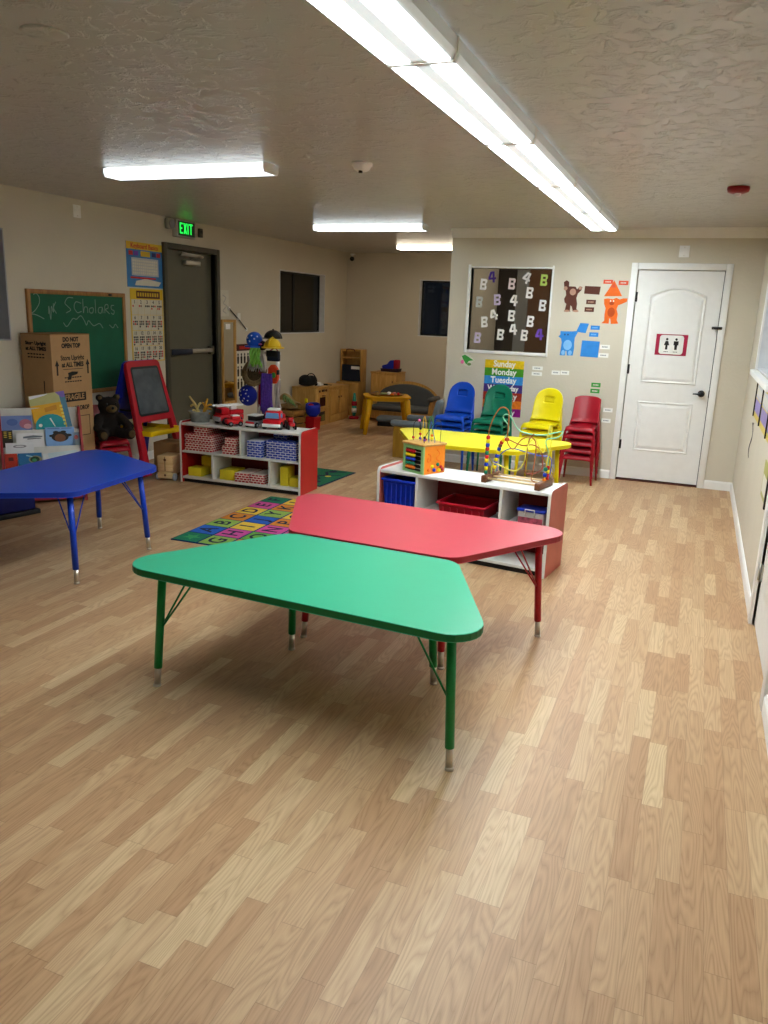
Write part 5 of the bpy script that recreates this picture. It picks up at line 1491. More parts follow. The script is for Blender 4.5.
# sink unit
t = thing('play_sink', 'plain wooden play sink cabinet between stove and hutch', 'play kitchen', (-5.118, 10.36, 0), PI / 2, 'wooden play kitchen')
W, D, H = .34, .34, .50
MB().box(-W, W, -D, 0, 0, H - .018, bev=.004).build('body', M('birch'), t)
MB().box(-W, W, -D - .01, 0, H - .018, H, bev=.004).build('worktop', M('birch'), t)
for x0, x1 in ((-.30, -.01), (.01, .30)):
    d_ = MB().box(x0, x1, -D - .012, -D, .12, .45, bev=.004).build('door', M('birch'), t)
    MB().ball((x1 - .03 if x0 < 0 else x0 + .03, -D - .02, .35), .013).build('knob', M('walnut'), d_)
MB().box(-.30, .30, -D - .010, -D, .03, .105, bev=.003).build('drawer', M('birch'), t)
t = tag(MB().lathe([(.05, 0), (.055, .025), (.05, .025), (.045, .006), (0, .006)]).box(.05, .12, -.008, .008, .014, .022, bev=.003).build('toy_frying_pan', M('black_plastic'), None, (-4.95, 10.22, .501)), 'small black toy frying pan on the play sink', 'toy')
# hutch in the corner, faces the camera side (-Y)
t = thing('play_hutch', 'tall wooden play hutch with a dark shelf opening, in the corner', 'play kitchen', (-4.945, 11.328, 0), 0, 'wooden play kitchen')
W, D = .175, .34
mb = MB()
MB().box(-W, W, -D, 0, 0, .50, bev=.004).build('base_cabinet', M('birch'), t)
for x0, x1 in ((-W + .01, -.005), (.005, W - .01)):
    d_ = MB().box(x0, x1, -D - .012, -D, .16, .485, bev=.004).build('door', M('birch'), t)
    MB().ball((x1 - .02 if x0 < 0 else x0 + .02, -D - .018, .34), .010).build('knob', M('walnut'), d_)
MB().box(-W + .01, W - .01, -D - .010, -D, .04, .145, bev=.003).build('drawer', M('birch'), t)
mb.box(-W, -W + .025, -.20, 0, .50, .985, bev=.004).box(W - .025, W, -.20, 0, .50, .985, bev=.004).box(-W + .025, W - .025, -.20, 0, .955, .985).box(-W + .025, W - .025, -.20, 0, .845, .86).box(-W + .025, W - .025, -.03, 0, .50, .955)
mb.build('upper_shelves', M('birch'), t)
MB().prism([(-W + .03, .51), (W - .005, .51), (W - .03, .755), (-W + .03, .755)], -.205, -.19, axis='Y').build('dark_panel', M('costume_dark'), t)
MB().box(.01, .15, -.208, -.204, .69, .735).build('white_label', M('white_paper'), t)
MB().tube(spline([(-.07, -.21, .955), (-.05, -.225, .985), (.05, -.225, .985), (.07, -.21, .955)], 5), .008).build('top_handle', M('walnut'), t)
# cabinet by the far wall
t = thing('play_cabinet', 'wooden play cupboard against the far wall beside the hutch', 'play kitchen', (-4.325, 11.328, 0), 0, 'wooden play kitchen')
W, D, H = .20, .40, .69
MB().box(-W, W, -D, 0, 0, H - .02, bev=.004).build('body', M('birch'), t)
MB().box(-W - .008, W + .008, -D - .01, 0, H - .02, H, bev=.004).build('top_panel', M('birch'), t)
d_ = MB().box(-W + .012, W - .012, -D - .012, -D, .04, H - .04, bev=.005).build('door', M('birch'), t)
MB().box(W - .055, W - .04, -D - .03, -D - .012, .50, .57, bev=.005).build('handle', M('walnut'), d_)
t = thing('toy_boot', 'blue and red toy boat on top of the play cupboard', 'toy', (-4.27, 11.10, .691), 0)
t.name = 'toy_boat'
MB().prism([(-.14, .0), (.13, .0), (.145, .05), (.12, .05), (-.15, .045)], -.07, .07, axis='Y', bev=.008).build('hull', M('mask_purple'), t)
MB().prism(rounded([(-.13, .045), (.05, .045), (.05, .17), (.0, .17), (-.05, .11), (-.13, .09)], .02, 4), -.06, .06, axis='Y', bev=.008).build('deck', M('star_blue'), t)
MB().box(.05, .125, -.06, .06, .045, .18, bev=.02).build('cabin', M('costume_red'), t)
# stick vacuum toy
t = thing('toy_vacuum', 'teal and pink upright toy vacuum on a red foot, before the play sink', 'toy', (-4.665, 10.66, 0), R(20))
t.scale = (.8, .8, .82)
MB().box(-.09, .09, -.06, .06, 0, .05, bev=.02).build('foot', M('costume_red'), t)
mat('teal_toy', '#2f9a8a', 0.35)
MB().lathe([(.02, .05), (.035, .09), (.045, .2), (.04, .30), (.03, .38), (.022, .46), (.0, .47)]).build('body', M('teal_toy'), t)
MB().lathe([(.046, .24), (.052, .26), (.052, .30), (.042, .32)]).build('band', M('pink_ink') if False else M('costume_red'), t)
MB().lathe([(.0455, .12), (.047, .16), (.046, .20)]).build('clear_cup', M('white_plastic'), t)

# ------------------------------------------------------------------ yellow plastic table with a tray, sofa, armchair, footstool
mat('kid_yellow', '#e0a80e', 0.4)
t = thing('plastic_side_table', 'small yellow plastic table holding a tray of play food', 'table', (-3.79, 9.72, 0), R(28))
hw, hd, H = .30, .26, .49
MB().prism(rounded(rect(-hw, hw, -hd, hd), .09, 8), H - .02, H, axis='Z', bev=.004).prism(rounded(rect(-hw + .03, hw - .03, -hd + .03, hd - .03), .07, 8), H - .06, H - .02, axis='Z').build('tabletop', M('kid_yellow'), t)
for sx in (-1, 1):
    for sy in (-1, 1):
        mb = MB()
        a = Vector((sx * (hw - .06), sy * (hd - .06), H - .03)); b = Vector((sx * (hw - .0), sy * (hd - .0), 0))
        tb_ = bmesh.new()
        def ring(c, w): return [tb_.verts.new((c.x + dx * w, c.y + dy * w, c.z)) for dx, dy in ((-1, -1), (1, -1), (1, 1), (-1, 1))]
        r0, r1 = ring(a, .04), ring(b, .024)
        for i in range(4): tb_.faces.new((r0[i], r0[(i + 1) % 4], r1[(i + 1) % 4], r1[i]))
        tb_.faces.new(r0[::-1]); tb_.faces.new(r1)
        bmesh.ops.bevel(tb_, geom=list(tb_.edges), offset=.008, segments=2, affect='EDGES')
        mb._merge(tb_, 0, True); mb.build('leg', M('kid_yellow'), t)
mat('tray_brown', '#8a5a1c', 0.4)
t = thing('serving_tray', 'oval brown serving tray on the small yellow table', 'tray', (-3.79, 9.72, .4905), R(28))
mb = MB(); mb.lathe([(.0, 0), (.20, 0), (.235, .018), (.24, .018), (.205, -.0), (.0, .004)], n=36, mtx=Matrix.Diagonal((1, .8, 1, 1))); mb.build('dish', M('tray_brown'), t)
food = [('white toy egg on the serving tray', 'white_plastic', .03, 0, .024, (1.2, 1, .9)), ('pink toy sausage on the serving tray', 'mask_pink', .10, .03, .02, (2, 1, .9)), ('pale green toy lettuce on the serving tray', 'leaf_pale', -.04, .02, .03, (1.8, 1.3, .5)), ('brown toy bread roll on the serving tray', 'leaf_tan', -.13, -.02, .025, (1.5, 1.1, .8)), ('orange toy cheese on the serving tray', 'orange_ink', .06, -.08, .022, (1.4, 1, .7)), ('red toy tomato on the serving tray', 'toy_red', .15, -.03, .021, (1, 1, .9))]
mat('mask_pink', '#c8746a', 0.6); mat('leaf_pale', '#9fae7a', 0.7)
for lb, m, x, y, r, sc in food:
    a = R(28)
    o = MB().ball((0, 0, r * sc[2] - .001), r, sub=3, sc=sc).build('toy_food', M(m), None, (-3.79 + x * math.cos(a) - y * math.sin(a), 9.72 + x * math.sin(a) + y * math.cos(a), .4945), a + x * 8)
    tag(o, lb, 'toy food', 'play food on the tray')

mat('sofa_grey', '#55595c', 0.55, vary=0.05); mat('sofa_grey_light', '#6d767c', 0.55, vary=0.05)
t = thing('child_sofa', 'grey child sofa with an arched wooden back against the far wall', 'sofa', (-3.92, 10.79, 0), 0)
hw = .50
arc = lambda b, top, w_: [(-w_, b), (w_, b)] + [(w_ * math.cos(PI * k / 20), b + (top - b) * (0.35 + .65 * math.sin(PI * k / 20)) if 0 < k < 20 else b + .01) for k in range(0, 21)]
MB().prism(arc(.10, .585, hw), .10, .125, axis='Y').build('back_board', M('birch'), t)
MB().prism(arc(.20, .545, hw - .05), .03, .102, axis='Y', bev=.02).build('back_cushion', M('sofa_grey'), t)
MB().box(-hw + .06, hw - .06, -.26, .05, .17, .25, bev=.03).build('seat_cushion', M('sofa_grey'), t)
MB().box(-hw + .04, hw - .04, -.24, .10, .06, .17, bev=.004).build('seat_frame', M('birch'), t)
for s in (-1, 1):
    pr_ = [(-.30, 0), (-.22, 0), (-.19, .16), (-.02, .18), (.08, 0), (.13, 0), (.13, .36), (-.18, .36), (-.27, .30)]
    MB().prism([(q[0], q[1]) for q in pr_], s * (hw - .03) - .014, s * (hw - .03) + .014, axis='X').build('arm', M('birch'), t)
    MB().box(s * (hw - .03) - .045, s * (hw - .03) + .045, -.28, .10, .345, .41, bev=.03).build('arm_pad', M('sofa_grey'), t)
t = thing('child_footstool', 'low grey cushioned footstool under the yellow plastic table', 'footstool', (-3.95, 10.32, 0), R(10))
MB().box(-.19, .19, -.12, .12, .06, .135, bev=.03).build('cushion', M('sofa_grey_light'), t)
MB().box(-.17, .17, -.10, .10, .0, .062, bev=.004).build('base', M('black_plastic'), t)
wood('sofa_side', '#96701f', '#a97f2a', 5, axis='Z')
t = thing('child_armchair', 'grey cushioned child armchair with plain wooden sides, by the wall corner', 'armchair', (-2.80, 8.30, 0), 0)
for y in (-.27, .25):
    MB().box(-.24, .24, y, y + .022, 0, .345, bev=.003).build('side_panel', M('sofa_side'), t)
    MB().box(-.275, .16, y - .035, y + .06, .345, .415, bev=.032).build('arm_pad', M('sofa_grey_light'), t)
MB().box(-.22, .20, -.248, .25, .16, .26, bev=.03).build('seat_cushion', M('sofa_grey_light'), t)
MB().box(-.22, .22, -.248, .25, .04, .16).build('seat_frame', M('sofa_side'), t)
MB().box(-.04, .04, -.27, .27, .0, .46, bev=.03, mtx=Matrix.Translation((.16, 0, .21)) @ Matrix.Rotation(R(14), 4, 'Y')).build('backrest', M('sofa_grey_light'), t)
# ------------------------------------------------------------------ things on the left wall
t = wallthing('exit_sign', 'grey box exit sign with glowing green letters over the exit door', 'exit sign', 7.19, 2.31)
mat('sign_grey', '#a8a79f', 0.5)
MB().box(-.165, .165, -.055, 0, -.09, .085, bev=.006).build('housing', M('sign_grey'), t)
mat('sign_face', '#0c3a1e', 0.5)
MB().box(-.135, .145, -.0575, -.054, -.072, .068).build('face', M('sign_face'), t)
emis('exit_green', '#1cf455', 1.3)
mb = MB()
def blk(*a): mb.box(a[0], a[1], -.0595, -.0572, a[2], a[3])
q, zt_, zb_ = .014, .052, -.052
for x in (-.112,): blk(x, x + q, zb_, zt_); blk(x + q, x + .048, zt_ - q, zt_); blk(x + q, x + .040, -.007, .007); blk(x + q, x + .048, zb_, zb_ + q)
mb.prism([(-.050, zt_), (-.034, zt_), (.006, zb_), (-.010, zb_)], -.0595, -.0572); mb.prism([(-.010, zt_), (.006, zt_), (-.034, zb_), (-.050, zb_)], -.0595, -.0572)
blk(.020, .020 + q, zb_, zt_)
blk(.048, .108, zt_ - q, zt_); blk(.071, .071 + q, zb_, zt_ - q)
mb.build('lettering', M('exit_green'), t)
t = wallthing('emergency_lamp', 'small grey emergency lamp head beside the exit sign', 'emergency light', 6.955, 2.335)
MB().box(-.055, .055, -.05, 0, -.05, .055, bev=.015).build('housing', M('sign_grey'), t)
MB().cyl((0, -.05, -.0), (0, -.062, -.0), .042, n=24).build('lens', M('grey_plastic'), t)
t = wallthing('sounder_box', 'small brown box on the wall just past the exit sign', 'sounder', 7.50, 2.30)
MB().box(-.03, .03, -.03, 0, -.045, .045, bev=.006).build('housing', M('frame_brown'), t)
MB().cyl((0, -.03, .01), (0, -.034, .01), .018).build('grille', M('dark_metal'), t)

def cover_plate(t):
    MB().box(-.045, .045, -.006, 0, -.052, .052, bev=.003).build('plate', M('white_plastic'), t)
    for z in (-.036, .036): MB().cyl((0, -.005, z), (0, -.0072, z), .004, n=10).build('screw', M('chrome'), t)
cover_plate(wallthing('cover_plate', 'small white blank plate high on the wall above the chalkboard', 'cover plate', 5.69, 2.30))

# keyboard poster
t = wallthing('keyboard_poster', 'blue and yellow keyboard poster beside the exit door frame, upper one', 'poster', 6.573, 1.91)
mat('poster_blue', '#2f78b8', 0.4, vary=0.12); mat('poster_yellow', '#d9b420', 0.4); mat('poster_cream', '#d8d4c4', 0.5); mat('poster_grey', '#b9bcc0', 0.5)
MB().box(-.268, .268, -.003, 0, -.208, .208).build('sheet', M('poster_blue'), t)
MB().box(-.268, .268, -.0045, -.0028, .14, .208).build('heading_band', M('poster_yellow'), t)
mb = MB(); mb.text('Keyboard Basics', .062, (0, -.005, .172), 0, .001); mb.build('heading_lettering', M('red_ink'), t)
MB().box(-.20, .205, -.0045, -.0028, -.10, .065).build('keyboard_picture', M('poster_grey'), t)
mb = MB()
for i in range(13):
    for j in range(5): mb.box(-.185 + .029 * i, -.162 + .029 * i, -.0055, -.0043, -.085 + .028 * j, -.064 + .028 * j)
mb.build('key_pattern', M('poster_cream'), t)
MB().box(-.06, .08, -.0045, -.0028, .08, .13).build('yellow_tile', M('poster_yellow'), t)
mb = MB()
for x0, m in ((-.235, 0), (-.16, 1), (.11, 2), (.18, 0)): mb.box(x0, x0 + .06, -.0045, -.0028, .085, .125, mi=m)
mb.build('key_tiles', [M('red_ink'), M('purple_ink'), M('navy_plastic')], t)
mb = MB(); mb.prism([(-.16, -.19), (.2, -.19), (.24, -.15), (.0, -.125), (-.14, -.15)], -.0045, -.0028); mb.build('hand_picture', M('poster_cream'), t)
MB().box(-.22, .16, -.0045, -.0028, -.128, -.112).build('red_line', M('red_ink'), t)

# number chart
t = wallthing('number_chart', 'cream number chart in a yellow border under the keyboard poster', 'poster', 6.585, 1.345)
mat('chart_cream', '#cfc9b6', 0.55)
MB().box(-.25, .25, -.003, 0, -.355, .345).build('sheet', M('poster_yellow'), t)
mat('heading_dark', '#4a1210', 0.5)
MB().box(-.16, .20, -.0045, -.0028, .255, .325).build('heading_band', M('heading_dark'), t)
mb = MB()
for k in range(9): mb.box(-.145 + .037 * k, -.122 + .037 * k, -.0055, -.0044, .272, .308)
mb.build('heading_marks', M('poster_yellow'), t)
mb = MB(); nb = MB(); mk = MB()
rng = random.Random(3)
for r0 in range(4):
    for c_ in range(5):
        x0 = -.236 + .0945 * c_; z1 = .243 - .148 * r0
        mb.box(x0, x0 + .091, -.0045, -.0028, z1 - .144, z1)
        nb.text(str(r0 * 5 + c_ + 1), .045, (x0 + .043, -.005, z1 - .025), 0, .0006)
        for k in range(min(10, r0 * 5 + c_ + 1)):
            mk.prism(ellipse(x0 + .020 + .025 * (k % 3), z1 - .062 - .023 * (k // 3), .0105, .0105, 8), -.0055, -.0044, mi=rng.randrange(4))
mb.build('cell_pattern', M('chart_cream'), t); nb.build('number_lettering', M('ink_black'), t)
mk.build('counting_dot_pattern', [M('ink_black'), M('red_ink'), M('inner_brown'), M('ink_black')], t)

t = wallthing('notice_sheet', 'white sheet with a faint drawing taped past the exit door', 'paper', 7.965, 1.585)
MB().box(-.09, .09, -.002, 0, -.145, .145).build('sheet', M('poster_cream'), t)
mb = MB(); mb.strip(smooth2([(-.04, .09), (.03, .06), (-.02, .0), (.04, -.03), (-.03, -.08), (.03, -.11)]), .005, -.003, -.0018); mb.build('drawing', M('grey_plastic'), t)
t = wallthing('hanging_cord', 'thin dark cord with a paper tag pinned across the wall over the mirror', 'cord', 8.25, 1.40)
MB().tube(spline([(-.20, -.01, .13), (-.09, -.012, .06), (.04, -.012, -.02), (.17, -.01, -.11)], 6), .006).build('cord', M('dark_metal'), t)
MB().box(-.035, .035, -.016, -.010, .0, .08).build('paper_tag', M('white_paper'), t)
for x0, z0 in ((-.22, .11), (.155, -.13)): MB().box(x0, x0 + .038, -.014, 0, z0, z0 + .04).build('pin', M('white_plastic'), t)
t = wallthing('silhouette_chart', 'white chart with black figures and a red heading behind the dress up stand', 'poster', 8.43, .845)
MB().box(-.235, .235, -.003, 0, -.275, .275).build('sheet', M('poster_cream'), t)
MB().box(-.235, .235, -.0045, -.0028, .195, .275).build('heading_band', M('heading_dark'), t)
MB().box(-.16, .20, -.0055, -.0044, .215, .25).build('heading_stripe', M('red_ink'), t)
mb = MB()
for r0 in range(3):
    for k in range(6):
        x = -.19 + .075 * k; z = .10 - .15 * r0
        mb.prism([(x - .016, z - .055), (x + .016, z - .055), (x + .02, z + .02), (x + .008, z + .035), (x - .008, z + .035), (x - .02, z + .02)], -.0045, -.0028)
        mb.prism(ellipse(x, z + .052, .014, .016, 10), -.0045, -.0028)
mb.build('figure_pattern', M('ink_black'), t)

# ------------------------------------------------------------------ paper letters on the lettered window
for nm, c_ in (('letter_white', '#ebe9e4'), ('letter_grey', '#b9bbbb'), ('letter_lavender', '#cbbfda'), ('letter_pink', '#e2d4d6'), ('letter_purple', '#6f4cb4'), ('letter_dark_purple', '#4a3390'), ('letter_lime', '#b8d468')):
    mat(nm, c_, 0.7)
LET = [('B', -2.157, 1.864, 'letter_white', -4, 'white letter B nearest the upper window corner by the far room'), ('4', -2.072, 1.937, 'letter_dark_purple', 6, 'dark purple number 4 near the top edge of the lettered window'),
 ('B', -1.863, 1.875, 'letter_pink', -3, 'pinkish letter B below the top edge, left of the tilted white 4'), ('4', -1.716, 1.935, 'letter_white', -22, 'tilted white number 4 closest to the top edge of the lettered window'),
 ('B', -1.542, 1.917, 'letter_lime', -3, 'lime green letter B in the upper corner of the lettered window'), ('B', -1.676, 1.792, 'letter_white', -4, 'white letter B under the tilted white 4 at the top'),
 ('B', -2.19, 1.688, 'letter_grey', -2, 'greyish letter B halfway up the window, closest to the far room'), ('B', -2.003, 1.716, 'letter_lavender', 4, 'lavender letter B just before the upper white 4 in the middle column'),
 ('4', -1.83, 1.714, 'letter_white', -4, 'white number 4 in the middle column under the pinkish letter B'), ('B', -1.536, 1.673, 'letter_white', -3, 'white letter B alone near the window edge facing the white door'),
 ('4', -2.03, 1.564, 'letter_white', 22, 'white number 4 leaning, under the lavender letter B'), ('B', -2.123, 1.491, 'letter_white', 5, 'white letter B beneath the leaning white number 4'),
 ('B', -1.843, 1.563, 'letter_white', -2, 'white letter B in the middle column between two white number 4s'), ('B', -1.646, 1.514, 'letter_white', -3, 'white letter B over the purple 4 and its white neighbour'),
 ('4', -1.816, 1.427, 'letter_white', 8, 'lowest white number 4, between two white letter Bs at the bottom'), ('B', -2.184, 1.329, 'letter_lavender', -3, 'lavender letter B in the lower window corner near the frog picture'),
 ('B', -1.944, 1.37, 'letter_white', -3, 'white letter B just before the lowest white number 4'), ('B', -1.697, 1.374, 'letter_white', -3, 'white letter B between the lowest white 4 and the purple 4'),
 ('4', -1.544, 1.388, 'letter_purple', 4, 'bright purple number 4 in the lower window corner near the white door')]
def glyph(ch):
    """block paper characters, 0.115 m tall, drawn from bars"""
    h, w, q = .057, .038, .023
    if ch == 'B':
        c = .012
        return [[(-w, -h), (-w + q, -h), (-w + q, h), (-w, h)], [(-w + q, h - q), (w - c, h - q), (w - c, h), (-w + q, h)], [(-w + q, -q * .5), (w - c, -q * .5), (w - c, q * .5), (-w + q, q * .5)], [(-w + q, -h), (w - c, -h), (w - c, -h + q), (-w + q, -h + q)],
                [(w - c, h), (w, h - c), (w, q * .5 + c * .6), (w - c, q * .5), (w - c - q * .45, q * .5), (w - c - q * .45, h - q), (w - c, h - q)], [(w - c, -h), (w, -h + c), (w, -q * .5 - c * .6), (w - c, -q * .5), (w - c - q * .45, -q * .5), (w - c - q * .45, -h + q), (w - c, -h + q)], [(w - c, -q * .5), (w - c * .6, 0), (w - c, q * .5)]]
    return [[(.004, -h), (.028, -h), (.028, h), (.004, h)], [(-.044, -.026), (.044, -.026), (.044, -.004), (-.044, -.004)], [(-.044, -.004), (-.018, -.004), (.010, h), (-.016, h)]]
for ch, x, z, m, rot, lb in LET:
    mb = MB()
    mt_ = Matrix.Rotation(R(-rot), 4, 'Y') @ Matrix.Diagonal((.9, 1, .95, 1))
    for o_ in glyph(ch): mb.prism(o_, -.0015, .0015, mtx=mt_)
    o = mb.build('paper_letter' if ch == 'B' else 'paper_number', M(m), None, (x, YE + 0.0262, z))
    tag(o, lb, 'paper cutout', 'paper cutouts on the inner window')

# ------------------------------------------------------------------ things on the end wall
def endthing(name, label, cat, x, z, group=None): return thing(name, label, cat, (x, YE, z), 0, group)
cover_plate(endthing('cover_plate', 'white blank plate on the wall over the white door', 'cover plate', -.262, 2.195))
t = endthing('restroom_sign', 'white restroom sign with two figures on a crimson card, on the white door', 'sign', -.277, 1.347)
t.location.y = fy - .0095
mat('crimson', '#a3123c', 0.6)
MB().box(-.142, .142, -.002, 0, -.098, .098).build('backing_card', M('crimson'), t)
MB().prism(rounded(rect(-.108, .108, -.088, .090), .025, 5), -.004, -.0018).build('sign_plate', M('white_paper'), t)
mb = MB()
for x, wom in ((-.042, True), (.042, False)):
    mb.prism(ellipse(x, .052, .011, .012, 14), -.0052, -.0038)
    if wom: mb.prism([(x - .012, .036), (x + .012, .036), (x + .024, -.005), (x + .010, -.005), (x + .010, -.045), (x - .010, -.045), (x - .010, -.005), (x - .024, -.005)], -.0052, -.0038)
    else: mb.prism([(x - .022, .036), (x + .022, .036), (x + .022, -.002), (x + .013, -.002), (x + .011, -.045), (x - .011, -.045), (x - .013, -.002), (x - .022, -.002)], -.0052, -.0038)
    for k in range(3): mb.box(x - .02 + .014 * k, x - .01 + .014 * k, -.0052, -.0038, -.068, -.062)
mb.build('pictograms', M('ink_black'), t)
# weekday poster
t = endthing('weekday_poster', 'rainbow weekday poster partly hidden behind the green chairs', 'poster', -1.873, .828)
hw, hh = .205, .288
bands = [('Sunday', '#dcb90e'), ('Monday', '#3f8a1c'), ('Tuesday', '#2f86d0'), ('Wednesday', '#43307c'), ('Thursday', '#9c2c18'), ('Friday', '#d8731a'), ('Saturday', '#8a1a7c')]
MB().box(-hw, hw, -.002, 0, -hh, hh).build('sheet', M('white_paper'), t)
bh = 2 * hh / 7
for k, (d_, c_) in enumerate(bands):
    z1 = hh - bh * k
    b_ = MB().box(-hw, hw, -.0035, -.0018, z1 - bh, z1).build('day_band', mat('band_' + d_.lower(), c_, .45, vary=.15, scale=30), t)
    mb = MB(); mb.text(d_, .088 if len(d_) < 9 else .074, (-.0, -.0042, z1 - bh * .5), 0, .0022, .0012, 'CENTER', .92); mb.build('lettering', M('white_paper'), b_)
def decal(name, label, cat, outline, m, extra=(), group='animal and shape wall cutouts', y=.0025, cx=None, cz=None):
    xs = [p[0] for p in outline]; zs = [p[1] for p in outline]
    cx = sum(xs) / len(xs); cz = min(zs)
    t = endthing(name, label, cat, cx, cz, group)
    MB().prism([(a - cx, b - cz) for a, b in outline], -y, 0).build('cutout', M(m), t)
    for nm, o, mm in extra: MB().prism([(a - cx, b - cz) for a, b in o], -y - .0015, -y + .0005).build(nm, M(mm), t)
    return t
mat('monkey_brown', '#5a2f22', .7); mat('monkey_tan', '#b58a74', .7); mat('decal_orange', '#e86a1c', .7); mat('decal_orange_dark', '#b8480c', .7); mat('decal_blue', '#2f86d6', .7); mat('decal_blue_light', '#7fbdf0', .7); mat('decal_red', '#e0583a', .7)
decal('monkey_picture', 'brown monkey paper cutout on the wall beside the lettered window', 'wall cutout',
 [(-1.309, 1.631), (-1.298, 1.695), (-1.316, 1.708), (-1.324, 1.743), (-1.308, 1.778), (-1.314, 1.813), (-1.333, 1.854), (-1.341, 1.902), (-1.314, 1.919), (-1.289, 1.903), (-1.288, 1.862), (-1.266, 1.862), (-1.224, 1.861), (-1.207, 1.836), (-1.182, 1.867), (-1.157, 1.858), (-1.164, 1.83), (-1.196, 1.795), (-1.206, 1.753), (-1.194, 1.698), (-1.197, 1.649), (-1.169, 1.629), (-1.23, 1.624), (-1.241, 1.669), (-1.257, 1.682), (-1.259, 1.633), (-1.251, 1.623), (-1.316, 1.621)], 'monkey_brown',
 [('face', ellipse(-1.245, 1.81, .030, .032), 'monkey_tan'), ('hand', ellipse(-1.178, 1.848, .016, .016), 'monkey_tan'), ('hand', ellipse(-1.318, 1.842, .018, .02), 'monkey_tan'), ('foot', ellipse(-1.288, 1.629, .028, .011), 'monkey_tan'), ('foot', ellipse(-1.2, 1.630, .028, .011), 'monkey_tan')] )
decal('bear_picture', 'orange bear paper cutout holding up an arm next to the white door', 'wall cutout',
 [(-0.945, 1.523), (-0.92, 1.547), (-0.923, 1.609), (-0.918, 1.665), (-0.936, 1.705), (-0.941, 1.753), (-0.907, 1.758), (-0.858, 1.752), (-0.825, 1.766), (-0.796, 1.751), (-0.763, 1.762), (-0.723, 1.763), (-0.726, 1.732), (-0.771, 1.71), (-0.804, 1.696), (-0.814, 1.661), (-0.799, 1.614), (-0.803, 1.558), (-0.784, 1.525), (-0.854, 1.519), (-0.864, 1.57), (-0.873, 1.57), (-0.875, 1.521)], 'decal_orange',
 [('belly', ellipse(-.862, 1.63, .034, .045), 'decal_orange_dark'), ('muzzle', ellipse(-.865, 1.712, .022, .016), 'decal_orange_dark'), ('eye', ellipse(-.85, 1.735, .006, .008, 10), 'white_paper'), ('eye', ellipse(-.878, 1.735, .006, .008, 10), 'white_paper')])
decal('animal_picture', 'light blue animal paper cutout under the brown monkey', 'wall cutout',
 [(-1.319, 1.196), (-1.313, 1.269), (-1.31, 1.326), (-1.321, 1.362), (-1.347, 1.379), (-1.331, 1.397), (-1.332, 1.433), (-1.284, 1.432), (-1.219, 1.434), (-1.17, 1.439), (-1.161, 1.425), (-1.185, 1.375), (-1.187, 1.318), (-1.183, 1.275), (-1.19, 1.2), (-1.248, 1.197), (-1.256, 1.243), (-1.265, 1.242), (-1.267, 1.196)], 'decal_blue',
 [('belly', ellipse(-1.25, 1.30, .042, .05), 'decal_blue_light'), ('leg_patch', ellipse(-1.288, 1.225, .018, .024), 'decal_blue_light'), ('leg_patch', ellipse(-1.22, 1.225, .018, .024), 'decal_blue_light'), ('eye', ellipse(-1.285, 1.40, .006, .008, 10), 'ink_black'), ('eye', ellipse(-1.255, 1.40, .006, .008, 10), 'ink_black')])
decal('rectangle_picture', 'dark brown paper rectangle between the monkey and the orange triangle', 'wall cutout', [(-1.134, 1.869), (-.984, 1.866), (-.990, 1.790), (-1.136, 1.797)], 'monkey_brown')
decal('triangle_picture', 'orange paper triangle above the orange bear', 'wall cutout', [(-.945, 1.777), (-.775, 1.782), (-.862, 1.925)], 'decal_orange', [('fold', [(-.885, 1.86), (-.84, 1.86), (-.862, 1.905)], 'decal_red')])
decal('parallelogram_picture', 'blue paper parallelogram at the raised paw of the blue animal', 'wall cutout', [(-1.178, 1.432), (-1.085, 1.422), (-1.06, 1.515), (-1.145, 1.518)], 'decal_blue')
decal('square_picture', 'blue paper square beside the light blue animal', 'wall cutout', [(-1.117, 1.195), (-.945, 1.192), (-.940, 1.348), (-1.112, 1.352)], 'decal_blue')
decal('frog_picture', 'small green frog picture below the corner of the lettered window', 'wall cutout', [(-2.35, 1.11), (-2.325, 1.155), (-2.271, 1.166), (-2.231, 1.125), (-2.193, 1.097), (-2.228, 1.073), (-2.234, 1.028), (-2.29, 1.034), (-2.339, 1.075)], 'poster_cream',
 [('frog', [(-2.335, 1.135), (-2.30, 1.15), (-2.262, 1.13), (-2.205, 1.097), (-2.255, 1.088), (-2.28, 1.05), (-2.31, 1.09)], 'green_ink'), ('flower', ellipse(-2.325, 1.075, .018, .02), 'pink_ink'), ('leaf', ellipse(-2.25, 1.055, .022, .015), 'leaf_green')])
def word_card(label, x, z, w, h, m, ink):
    t = endthing('word_sign', label, 'word card', x, z, 'small word cards on the wall')
    MB().box(-w / 2, w / 2, -.002, 0, -h / 2, h / 2).build('card', M(m), t)
    mb = MB()
    for k in range(4): mb.box(-w * .3 + w * .15 * k, -w * .3 + w * .15 * k + w * .11, -.003, -.0018, -h * .14, h * .14)
    mb.build('word_marks', M(ink), t)
word_card('upper brown word card under the brown rectangle', -1.062, 1.72, .092, .042, 'monkey_brown', 'monkey_tan')
word_card('lower brown word card under the brown rectangle', -1.072, 1.648, .09, .044, 'monkey_brown', 'monkey_tan')
word_card('orange word card touching the triangle on the monkey side', -.918, 1.912, .09, .038, 'decal_red', 'poster_cream')
word_card('orange word card touching the triangle on the door side', -.775, 1.905, .09, .040, 'decal_red', 'poster_cream')
word_card('upper blue word card beside the blue parallelogram', -.998, 1.478, .088, .040, 'decal_blue', 'decal_blue_light')
word_card('lower blue word card beside the blue parallelogram', -1.005, 1.412, .088, .042, 'decal_blue', 'decal_blue_light')
word_card('upper white word card beside the blue square', -.887, 1.298, .095, .042, 'white_paper', 'grey_plastic')
word_card('lower white word card beside the blue square', -.893, 1.217, .095, .042, 'white_paper', 'grey_plastic')
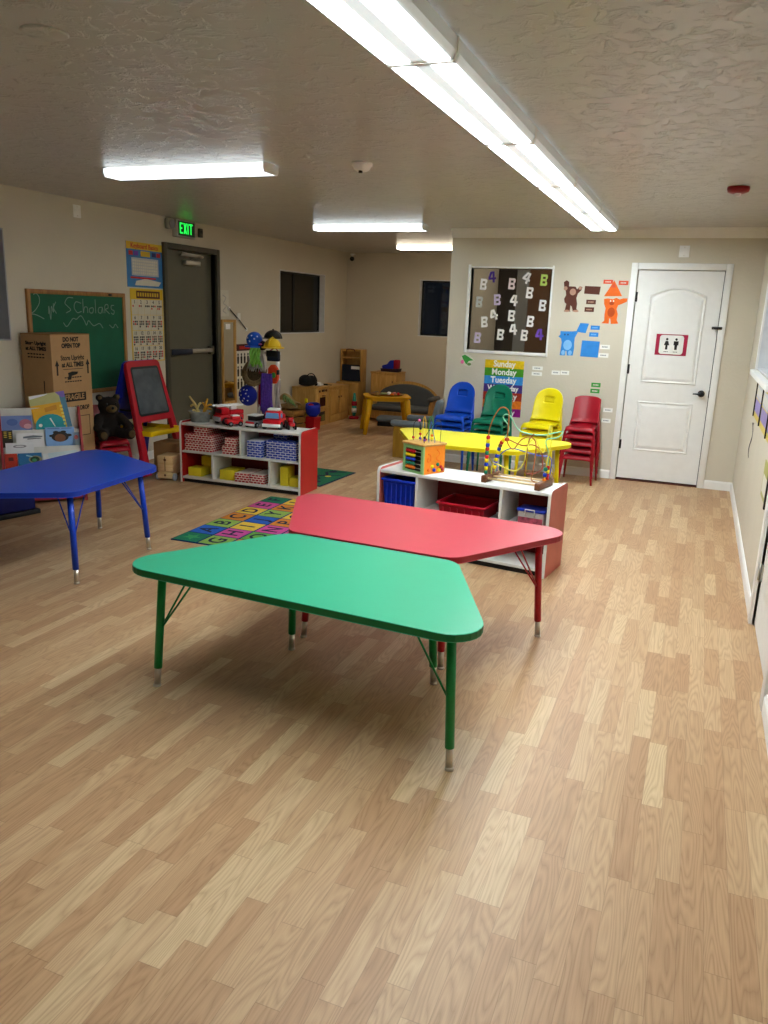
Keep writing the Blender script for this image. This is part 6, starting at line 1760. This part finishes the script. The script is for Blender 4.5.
word_card('upper white word card beside the weekday poster', -1.53, 1.055, .105, .038, 'white_paper', 'grey_plastic')
word_card('lower white word card beside the weekday poster', -1.533, .998, .105, .038, 'white_paper', 'grey_plastic')
word_card('white word card on the wall above the yellow chairs, nearer the poster', -1.342, 1.022, .085, .042, 'white_paper', 'grey_plastic')
word_card('white word card on the wall above the yellow chairs, farther from the poster', -1.252, 1.026, .085, .042, 'white_paper', 'grey_plastic')
word_card('upper green word card above the red chairs', -.936, .925, .09, .042, 'green_ink', 'poster_cream')
word_card('lower green word card above the red chairs', -.940, .865, .09, .042, 'green_ink', 'poster_cream')
word_card('upper white word card between the red chairs and the white door', -.795, .686, .09, .04, 'white_paper', 'grey_plastic')
word_card('lower white word card between the red chairs and the white door', -.803, .58, .09, .04, 'white_paper', 'grey_plastic')

# ------------------------------------------------------------------ things on the right wall
def rightthing(name, label, cat, y, z, group=None): return thing(name, label, cat, (XR, y, z), -PI / 2, group)
mat('poster_lilac', '#8a78b4', .5, vary=.2, scale=20); mat('poster_gold', '#d0b83c', .5); mat('poster_olive', '#a8a45a', .55)
PY = [(6.28, 'yellow edged lilac wall poster under the side window, nearest the white door'), (5.62, 'yellow edged lilac wall poster under the side window, the middle of three'), (4.97, 'yellow edged lilac wall poster under the side window, nearest the camera')]
for y, lb in PY:
    t = rightthing('lilac_poster', lb, 'poster', y, 1.025, 'lilac posters under the side window')
    MB().box(-.315, .315, -.003, 0, -.135, .125).build('sheet', M('poster_gold'), t)
    MB().box(-.28, .28, -.0045, -.0028, -.09, .0).build('lilac_band', M('poster_lilac'), t)
    MB().box(-.28, .28, -.0045, -.0028, .01, .105).build('picture_band', M('poster_grey'), t)
    mb = MB()
    for k in range(5): mb.prism(ellipse(-.22 + .11 * k, .057, .035, .032, 12), -.0055, -.0044)
    mb.build('figure_pattern', M('poster_cream'), t)
    MB().box(-.320, -.310, -.012, 0, -.135, .125, bev=.002).build('hanging_bar', M('dark_metal'), t)
t = rightthing('olive_poster', 'olive and cream card hanging lower on the side wall by the door hinge', 'poster', 4.86, .70)
MB().box(-.20, .20, -.003, 0, -.11, .10).build('sheet', M('poster_olive'), t)
MB().box(-.16, .16, -.0045, -.0028, -.08, .02).build('picture', M('poster_cream'), t)
MB().box(.17, .20, -.012, 0, -.12, .12, bev=.003).build('hanging_bar', M('dark_metal'), t)
t = rightthing('grey_ribbon', 'narrow grey ribbon hanging on the side wall below the lilac posters', 'ribbon', 6.468, .72)
MB().grid(lambda u, v: ((u - .5) * .05, -.004 - .006 * math.sin(v * 7), -.13 + .26 * v), 2, 14, thick=.002).build('ribbon', M('dark_metal'), t)
MB().cyl((0, 0, .125), (0, -.012, .125), .006).build('pin', M('chrome'), t)
